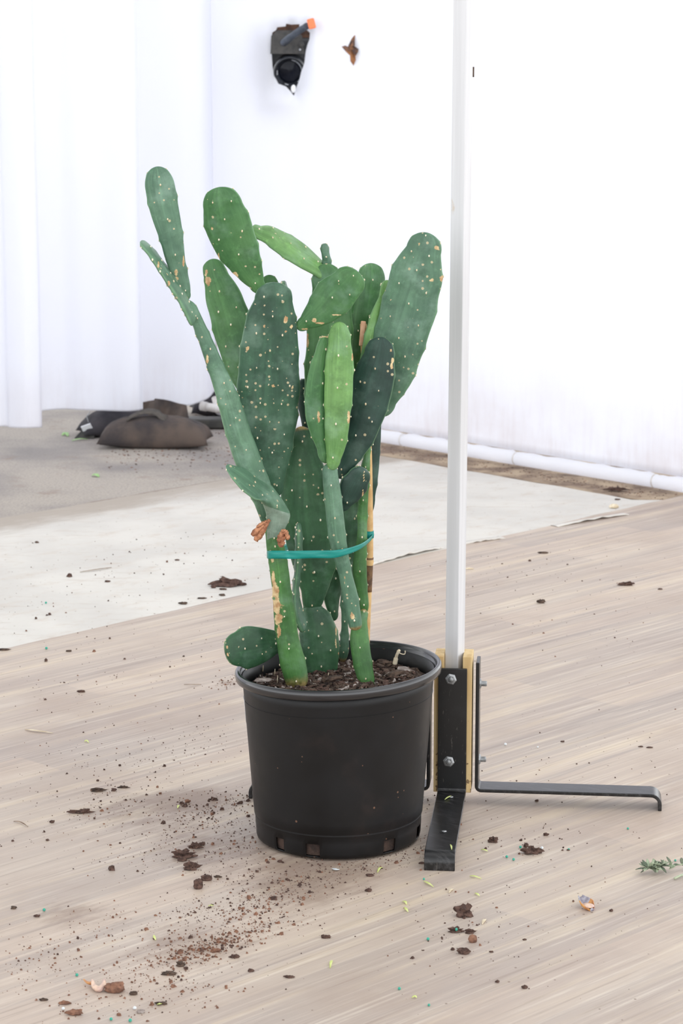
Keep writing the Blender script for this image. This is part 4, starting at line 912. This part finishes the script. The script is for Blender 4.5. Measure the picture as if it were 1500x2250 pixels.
C(252,2171,43,24,'large reddish brown bark chunk at bottom left', mat='red_crumb', name='bark_chunk', cat='bark', rough=.35, flat=.9)
C(96,2196,17,7,'flat brown bark chip at bottom left edge', mat='bark_dark'); C(142,2203,24,9,'flat pinkish bark chip below the shell piece', mat='red_crumb'); C(165,2222,34,19,'wide flat bark chip at the bottom left', mat='red_crumb', flat=.4)
C(396,2118,20,13,'dark grey pebble among red crumbs at bottom left', mat='bark_dark'); C(372,2137,30,13,'greyish flat bark chip below the grey pebble', mat='bark_dark', flat=.4); C(354,2204,26,8,'long dark bark chip near the bottom', mat='bark_dark'); C(310,2222,18,10,'grey bark chip beside the pale pellet at the bottom', mat='bark_grey')
C(294,2182,18,10,'small brown bark bit right of the large chunk', mat='bark_dark'); C(473,2088,22,10,'reddish lump at right end of the peat streak', mat='red_crumb'); C(515,2101,20,10,'brown bark chip right of the peat streak', mat='clump')
C(716,2058,21,9,'brown bark chip below pot centre', mat='clump'); C(636,2146,22,7,'dark bark sliver below pot, left of the green clipping', mat='clump'); C(551,2132,13,8,'brown crumb left of the dark bark sliver', mat='clump')
C(809,1955,14,11,'dark angular crumb below the pot base', mat='clump'); C(812,1923,18,7,'dark elongated crumb just below the pot', mat='clump'); C(615,1892,10,7,'dark crumb under the front of the pot')
C(927,1896,14,6,'dark crumb at left of the front steel foot'); C(1085,1845,19,15,'dark lumpy clod right of the front steel foot', rough=.6)
C(1169,1869,34,17,'widest crumbly clod right of the front steel foot', rough=.9); C(1155,1857,12,12,'small brown clod touching the widest one'); C(1199,1833,14,8,'brown crumb above the widest clod'); C(1248,1867,7,5,'tiny brown crumb right of the widest clod')
C(1020,2004,34,24,'tall dark clod below the front steel foot', rough=.6, flat=1.0); C(1000,2044,30,12,'dark crumbly strip below the tall clod', rough=.9); C(1032,2047,18,10,'dark crumb at the right end of the strip', rough=.9)
C(1038,2064,20,17,'round reddish brown clod below the dark strip', mat='red_crumb', rough=.15, flat=.9); C(1018,2090,28,15,'crescent bark clod, lowest of the cluster', mat='clump', rough=.5); C(994,2085,8,8,'small round crumb left of the crescent clod')
C(1342,2000,9,7,'small dark crumb right of the shell'); C(1092,2156,9,8,'small round crumb near bottom centre right'); C(1152,2168,12,10,'brown crumb right of the small round one'); C(1152,2064,8,5,'dark crumb right of the clod cluster'); C(1079,2091,9,5,'dark crumb right of the crescent clod')
C(1193,1214,24,5,'dark rectangular bark sliver on floor right of the post', mat='bark_dark', rough=.15); C(1189,1321,17,11,'dark bark lump right of the post', mat='bark_dark'); C(1373,1283,30,9,'dark clump on the floor at the far right', rough=.8); C(1450,1294,10,4,'small dark crumb near the right edge')
C(1348,1112,21,12,'pale tan stone on the pale sheet corner', mat='straw', rough=.2); C(1350,1074,42,8,'dark mossy clump at foot of right curtain', rough=.9); C(1356,1097,13,4,'small dark pebble above the tan stone')
C(1407,1640,10,4,'small bark crumb, left one of a pair at right'); C(1427,1642,14,4,'small bark crumb, right one of a pair at right'); C(1236,1629,10,4,'small brown crumb right of the post above the long leg')
C(1179,1759,8,6,'dark crumb in front of the long right leg'); C(1031,1249,16,4,'pale tan twig stub right of the post', mat='straw')
C(250,1735,12,8,'dark crumb touching the thin bark crumb', mat='clump')
# soil smear through the drainage hole at the pot base
def streak(cx, cy, sx, sy, n, szpx, mi, slope=-.25):
    out = []
    for _ in range(n):
        a, b = rng.normal(), rng.normal(); out.append((cx + a*sx, cy + b*sy + a*sx*slope, szpx*rng.uniform(.4, 1.4), mi))
    return out
items = []
for a in ((470,1780,70,22,330,3.2,0),(400,1850,90,30,300,3.0,0),(520,1870,50,30,240,3,0),(620,1940,80,26,330,3.2,0),(560,1990,60,16,260,3.8,1),(470,2080,60,14,330,4.6,1),(400,2100,60,30,260,3.6,1),(560,2040,70,18,220,3.2,1),
          (760,1915,90,16,260,2.6,0),(880,1870,40,18,160,2.6,0),(250,1780,110,34,260,2.8,0),(200,1690,120,50,180,2.6,0),(420,1640,70,30,130,2.6,0),(180,2080,120,40,220,3.2,1),(280,2170,90,40,190,3.6,1),(400,2190,90,30,130,3.4,1),
          (700,1990,130,40,150,2.8,0),(1020,2050,60,40,80,3,0),(1150,1860,60,26,70,3,0),(1000,1850,40,30,60,2.6,0),(1200,1700,200,60,90,2.6,0),(1250,1350,160,70,120,2.6,0),(1200,2000,200,110,130,2.6,0),(250,1480,180,60,150,2.6,0),(300,1250,240,60,200,2.6,0),(500,1500,18,8,80,3,1),
          (1100,1250,120,40,80,2.4,0),(960,1760,30,14,60,2.6,0),(430,2000,60,22,180,3,0),(80,2120,60,40,90,3,1)):
    items += streak(*a)
v = []; f = []; fm = []
for (px, py, sz, mi) in items:
    sz *= float(np.exp(rng.normal(-.25, .5))); mi = mi if rng.random() < .75 else 1-mi
    if not (-20 < px < 1520 and 1170 < py < 2270): continue
    g = G(px, py); k = (g - Vector((0, 0, CH))).length/F; r = sz*k*.5; k0 = len(v); a0 = rng.uniform(0, 3)
    for q in range(4): a = a0+q*math.pi/2; v.append((g.x+r*math.cos(a)*rng.uniform(.6, 1.5), g.y+r*math.sin(a)*rng.uniform(.6, 1.5), .0))
    for q in range(4): a = a0+.6+q*math.pi/2; v.append((g.x+r*.7*math.cos(a), g.y+r*.7*math.sin(a), r*rng.uniform(.6, 1.3)))
    f += [(k0+4, k0+5, k0+6, k0+7)] + [(k0+q, k0+(q+1) % 4, k0+4+(q+1) % 4, k0+4+q) for q in range(4)]; fm += [mi]*5
tag(mesh_obj('soil_crumbs', v, f, [M['clump'], M['red_crumb']], None, fm, False), 'fine brown soil crumbs scattered over the floor around the pot', 'dirt', None, 'stuff')
# crumbs and litter by the curtain foot and bags
v = []; f = []; fm = []
for _ in range(1400):
    if rng.random() < .6:
        t = rng.uniform(-.3, 1.1); q = c1.lerp(c2, t) + Vector((.03+abs(rng.normal())*.07, .04+abs(rng.normal())*.07)); g = Vector((q.x, q.y, -.005))
    else: g = G(rng.uniform(230, 520), rng.normal(992, 16) if rng.random() < .5 else rng.normal(930, 12)); g.z = -.008
    r = rng.uniform(.0008, .0034); k0 = len(v); a0 = rng.uniform(0, 3)
    for q in range(4): a = a0+q*math.pi/2; v.append((g.x+r*math.cos(a)*rng.uniform(.6, 2.2), g.y+r*math.sin(a)*rng.uniform(.6, 1.5), g.z))
    for q in range(4): a = a0+.6+q*math.pi/2; v.append((g.x+r*.7*math.cos(a), g.y+r*.7*math.sin(a), g.z+r*rng.uniform(.4, 1)))
    f += [(k0+4, k0+5, k0+6, k0+7)] + [(k0+q, k0+(q+1) % 4, k0+4+(q+1) % 4, k0+4+q) for q in range(4)]; fm += [int(rng.choice([0, 0, 0, 1, 1, 2]))]*5
tag(mesh_obj('leaf_litter', v, f, [M['clump'], M['red_crumb'], M['bark_grey']], None, fm, False), 'fine dry litter along the curtain foot and sandbags', 'dirt', None, 'stuff')
# fertiliser pellets
PEL = [(1113,1883,6,'teal_pellet','teal pellet nearest below the front steel foot'),(1128,1889,6,'teal_pellet','teal pellet left below the widest clod'),(1143,1862,6,'teal_pellet','teal pellet touching the small brown clod'),(1190,1864,7,'pale_pellet','pale pellet right of the widest clod'),(1249,1867,5,'teal_pellet','teal pellet on the tiny brown crumb'),
       (1379,1821,5,'teal_pellet','teal pellet in front of the long right leg'),(1483,1891,5,'teal_pellet','teal pellet just above the herb sprig'),(1002,2047,7,'teal_pellet','teal pellet on the dark crumbly strip'),(940,2064,7,'teal_pellet','teal pellet left of the clod cluster'),(877,2173,7,'teal_pellet','teal pellet near the bottom, left of centre right'),
       (942,2209,6,'teal_pellet','teal pellet closest to the bottom edge at centre'),(931,1932,5,'teal_pellet','teal pellet left of the green clippings by the foot'),(169,2143,7,'teal_pellet','teal pellet above the shell piece at lower left'),(97,2000,7,'teal_pellet','teal pellet beside the dark bark bit at left'),(244,2240,7,'teal_pellet','teal pellet at the bottom left edge'),(286,2243,8,'teal_pellet','second teal pellet at the bottom left edge'),
       (296,2216,8,'pale_pellet','pale round pellet near the grey bark chip'),(139,2217,7,'pale_pellet','pale pellet beside the wide flat bark chip'),(102,1425,6,'teal_pellet','teal pellet on the floor at upper left'),(101,1325,5,'teal_pellet','teal pellet on the pale sheet'),(1110,1636,6,'pale_pellet','pale blue pellet right of the post'),(1181,1642,4,'pale_pellet','white pellet right of the pale blue one')]
for px, py, d, mt, lab in PEL:
    g = G(px, py+d*.3); k = (g - Vector((0, 0, CH))).length/F; r = d*k*.5; v, f = ICO2; o = mesh_obj('fertiliser_pellet', [(a*r, b*r, (c+1)*r*.97) for a, b, c in v], f, M[mt]); z = .0 if not lab.endswith('strip') else .003
    o.location = (g.x, g.y, z); tag(o, lab, 'pellet', 'fertiliser pellets on the floor')
# green clippings, straw, twigs: thin curved blades
def blade(pts, wd_, mat, name, label, cat, group=None, z0=.0006, lift=.002, thick=.0008):
    p3 = [G(x, y) for x, y in pts]; pc = catmull([tuple(p) for p in p3], 6) if len(p3) > 2 else np.array([tuple(p3[0].lerp(p3[1], t)) for t in np.linspace(0, 1, 7)]); n = len(pc); o0 = Vector(pc[n//2]); v = []; f = []
    for i, p in enumerate(pc):
        a, b = Vector(pc[max(i-1, 0)]), Vector(pc[min(i+1, n-1)]); t = (b-a).normalized(); sd_ = Vector((-t.y, t.x, 0)); u = i/(n-1); w_ = wd_*(.25+.75*math.sin(math.pi*min(.98, max(.06, u)))); zz = z0 + lift*math.sin(u*math.pi)
        for k in (-1, 0, 1): v.append(Vector(p) - o0 + sd_*w_*k + Vector((0, 0, zz + (0.0006 if k else 0))))
    for i in range(n-1):
        for k in range(2): f.append((i*3+k, (i+1)*3+k, (i+1)*3+k+1, i*3+k+1))
    o = mesh_obj(name, v, f, M[mat]); o.location = (o0.x, o0.y, 0); s = o.modifiers.new('s', 'SOLIDIFY'); s.thickness = thick; s.offset = 1
    tag(o, label, cat, group); return o
GB = [([(829,1918),(834,1911),(840,1908)],'small curved green clipping below the pot'),([(931,1938),(940,1944),(952,1950)],'thick green clipping below the front steel foot'),([(1032,1926),(1042,1929),(1057,1932)],'long straight green clipping right below the steel foot'),([(1057,1868),(1064,1871),(1071,1872)],'green clipping between steel foot and the dark clod'),
      ([(1043,1964),(1048,1968),(1053,1970)],'short green clipping above the tall clod'),([(884,1982),(890,1985),(893,1989)],'upper of two paired green clippings'),([(888,1995),(892,2001),(896,2005)],'lower of two paired green clippings'),([(725,2128),(727,2118),(730,2112)],'green clipping standing alone below the pot'),
      ([(905,2194),(911,2193),(915,2194)],'small green clipping near the bottom centre'),([(338,2056),(339,2063),(342,2067)],'yellowish clipping above the grey pebble at lower left'),([(390,1777),(392,1774),(394,1771)],'tiny green clipping near the crumbs left of pot'),([(458,1992),(464,1993),(469,1992)],'green clipping left of the peat streak'),
      ([(186,1631),(190,1630),(195,1633)],'tiny yellow-green clipping on the floor at left'),([(345,2209),(350,2210),(356,2207)],'yellow-green clipping under the long bark chip'),([(999,1996),(1001,1999),(1002,2001)],'tiny green clipping at left of the tall clod')]
for pts_, lab in GB: blade(pts_, .0022, 'grass_bit', 'leaf_clipping', lab, 'clipping', 'green clippings on the floor')
for pts_, lab, z0 in (([(977,1758),(984,1754),(991,1750)], 'green clipping lying on the upper part of the steel foot', ZL+.0068), ([(989,1857),(991,1862),(992,1868)], 'green clipping lying on the lower part of the steel foot', ZL+.0068)):
    o = blade(pts_, .0016, 'grass_bit', 'leaf_clipping', lab, 'clipping', 'green clippings on the floor', lift=.001)
    g = G(pts_[1][0], pts_[1][1], z0); o.location = (g.x, g.y, z0)
blade([(202,1042),(209,1042),(217,1044)], .010, 'leaf_bit', 'green_leaf', 'small green leaf on the asphalt below the sandbag', 'leaf', z0=-.006, lift=.006)
blade([(137,953),(144,951),(149,955)], .010, 'leaf_bit', 'green_leaf', 'small bright leaf on the asphalt left of the clip', 'leaf', z0=-.006, lift=.006)
blade([(158,965),(175,963),(193,962)], .006, 'leaf_bit', 'green_leaf', 'narrow green leaf in front of the black clip', 'leaf', z0=-.006, lift=.004)
blade([(55,1604),(75,1608),(116,1612)], .0032, 'straw', 'dry_straw', 'pale dry straw lying on the floor at left', 'straw')
blade([(176,1258),(210,1254),(245,1248)], .003, 'twig', 'twig', 'long thin twig lying on the pale sheet', 'twig')
blade([(404,1505),(425,1507),(442,1505)], .0012, 'twig', 'twig', 'very thin twig on the floor left of the low cactus pad', 'twig')
blade([(30,1806),(45,1810),(62,1818)], .0016, 'twig', 'twig', 'short twig with dirt at the left edge of floor', 'twig')
blade([(730,1910),(738,1914),(745,1912)], .004, 'pale_pellet', 'paper_scrap', 'tiny white paper scrap below the pot', 'paper')
blade([(1059,2032),(1063,2026),(1067,2021)], .003, 'straw', 'dry_straw', 'small tan flake right of the tall clod', 'straw')
blade([(986,1963),(991,1958),(995,1955)], .003, 'straw', 'dry_straw', 'small tan flake above the tall clod', 'straw')
# amber shell
def shell():
    g = G(1289, 1996); k = (g-Vector((0, 0, CH))).length/F; root = empty('seed_husk', (g.x, g.y, 0), 'amber teardrop husk with silvery tip lying on the floor at right', 'husk', math.radians(28))
    v = []; f = []; NU, NV = 20, 14; L_ = .034; hw = .0125
    for i in range(NU+1):
        t = i/NU; y = -L_*.42 + L_*t; w_ = hw*(math.sin(math.pi*min(1, .06+t*.62))**.8)*(1 - .55*max(0, t-.45)/.55*1.25) ; w_ = max(w_, .0015)
        for j in range(NV+1):
            a = math.pi + math.pi*j/NV; v.append((w_*math.cos(a), y, .0008 + w_*.85*(1+math.sin(a))*1.0 + .020*max(0, t-.25)**1.4))
    for i in range(NU):
        for j in range(NV): f.append((i*(NV+1)+j, (i+1)*(NV+1)+j, (i+1)*(NV+1)+j+1, i*(NV+1)+j+1))
    k0 = len(v); v.append((0, -L_*.44, .006)); f += [(k0, j, j+1) for j in range(NV)]
    fm = [1 if q[0]//(NV+1) > 11 else 0 for q in f]
    o = mesh_obj('husk_shell', v, f, [M['shell'], M['shell_tip']], root, fm); s = o.modifiers.new('s', 'SOLIDIFY'); s.thickness = .0016; s.offset = 1
    v, f = ICO2; mesh_obj('husk_inside', [(a*.0095, -.004+b*.012, .0065+c*.003) for a, b, c in v], f, M['shell_in'], root)
shell()
g = G(215, 2176); rt = empty('seed_husk', (g.x, g.y, 0), 'broken pale shell piece beside the large bark chunk at bottom left', 'husk')
pts = [G(x, y) - g + Vector((0, 0, z)) for x, y, z in ((203, 2166, .009), (206, 2174, .006), (213, 2179, .005), (221, 2179, .005), (228, 2172, .007), (229, 2165, .009))]
mb = MB(); mb.tube(catmull([tuple(p) for p in pts], 6), [.002+.0028*math.sin(math.pi*(k+.5)/31) for k in range(31)], 10); mb.build('husk_shell', M['shell_in'], rt, True)
pts = [G(x, y) - g + Vector((0, 0, z)) for x, y, z in ((184, 2160, .006), (191, 2165, .005), (198, 2167, .005), (204, 2168, .007))]
mb = MB(); mb.tube(catmull([tuple(p) for p in pts], 6), [.0012+.0024*k/18 for k in range(19)], 8); mb.build('husk_tip', M['shell'], rt, True)
# herb sprig
def herb():
    g = G(1468, 1922); rt = empty('herb_sprig', (g.x, g.y, 0), 'grey-green leafy herb sprig at the right edge of the floor', 'sprig'); rs = random.Random(5)
    mb = MB(); stem = [G(1420, 1922)-g, G(1445, 1918)-g, G(1480, 1915)-g, G(1530, 1912)-g]; pc = catmull([tuple(p+Vector((0, 0, .012))) for p in stem], 8); mb.tube(pc, .0014, 6); mb.tube([G(1481, 1934)-g+Vector((0, 0, .003)), G(1492, 1931)-g+Vector((0, 0, .005)), G(1512, 1925)-g+Vector((0, 0, .006))], .0022, 6); mb.build('stem', M['herb'], rt, True)
    for nm, mt, cnt in (('leaf', 'herb', 46), ('leaf', 'herb_dark', 30)):
        for _ in range(cnt):
            p = Vector(pc[min(rs.randrange(len(pc)), rs.randrange(len(pc)))]); az = rs.uniform(0, 6.28); el = rs.uniform(-.2, 1.0); L_ = rs.uniform(.011, .021); d = Vector((math.cos(az)*math.cos(el), math.sin(az)*math.cos(el), math.sin(el))); sd_ = d.cross(Vector((0, 0, 1))).normalized(); v = []; f = []
            for i in range(5):
                t = i/4; w_ = .0034*math.sin(math.pi*(.12+.82*t)); q = p + d*L_*t + Vector((0, 0, -.004*t*t)); q.z = max(q.z, .0008); v += [q - sd_*w_, q + Vector((0, 0, -.0006)), q + sd_*w_]
            for i in range(4):
                for k in range(2): f.append((i*3+k, (i+1)*3+k, (i+1)*3+k+1, i*3+k+1))
            o = mesh_obj(nm, v, f, M[mt], rt); s = o.modifiers.new('s', 'SOLIDIFY'); s.thickness = .0006
herb()
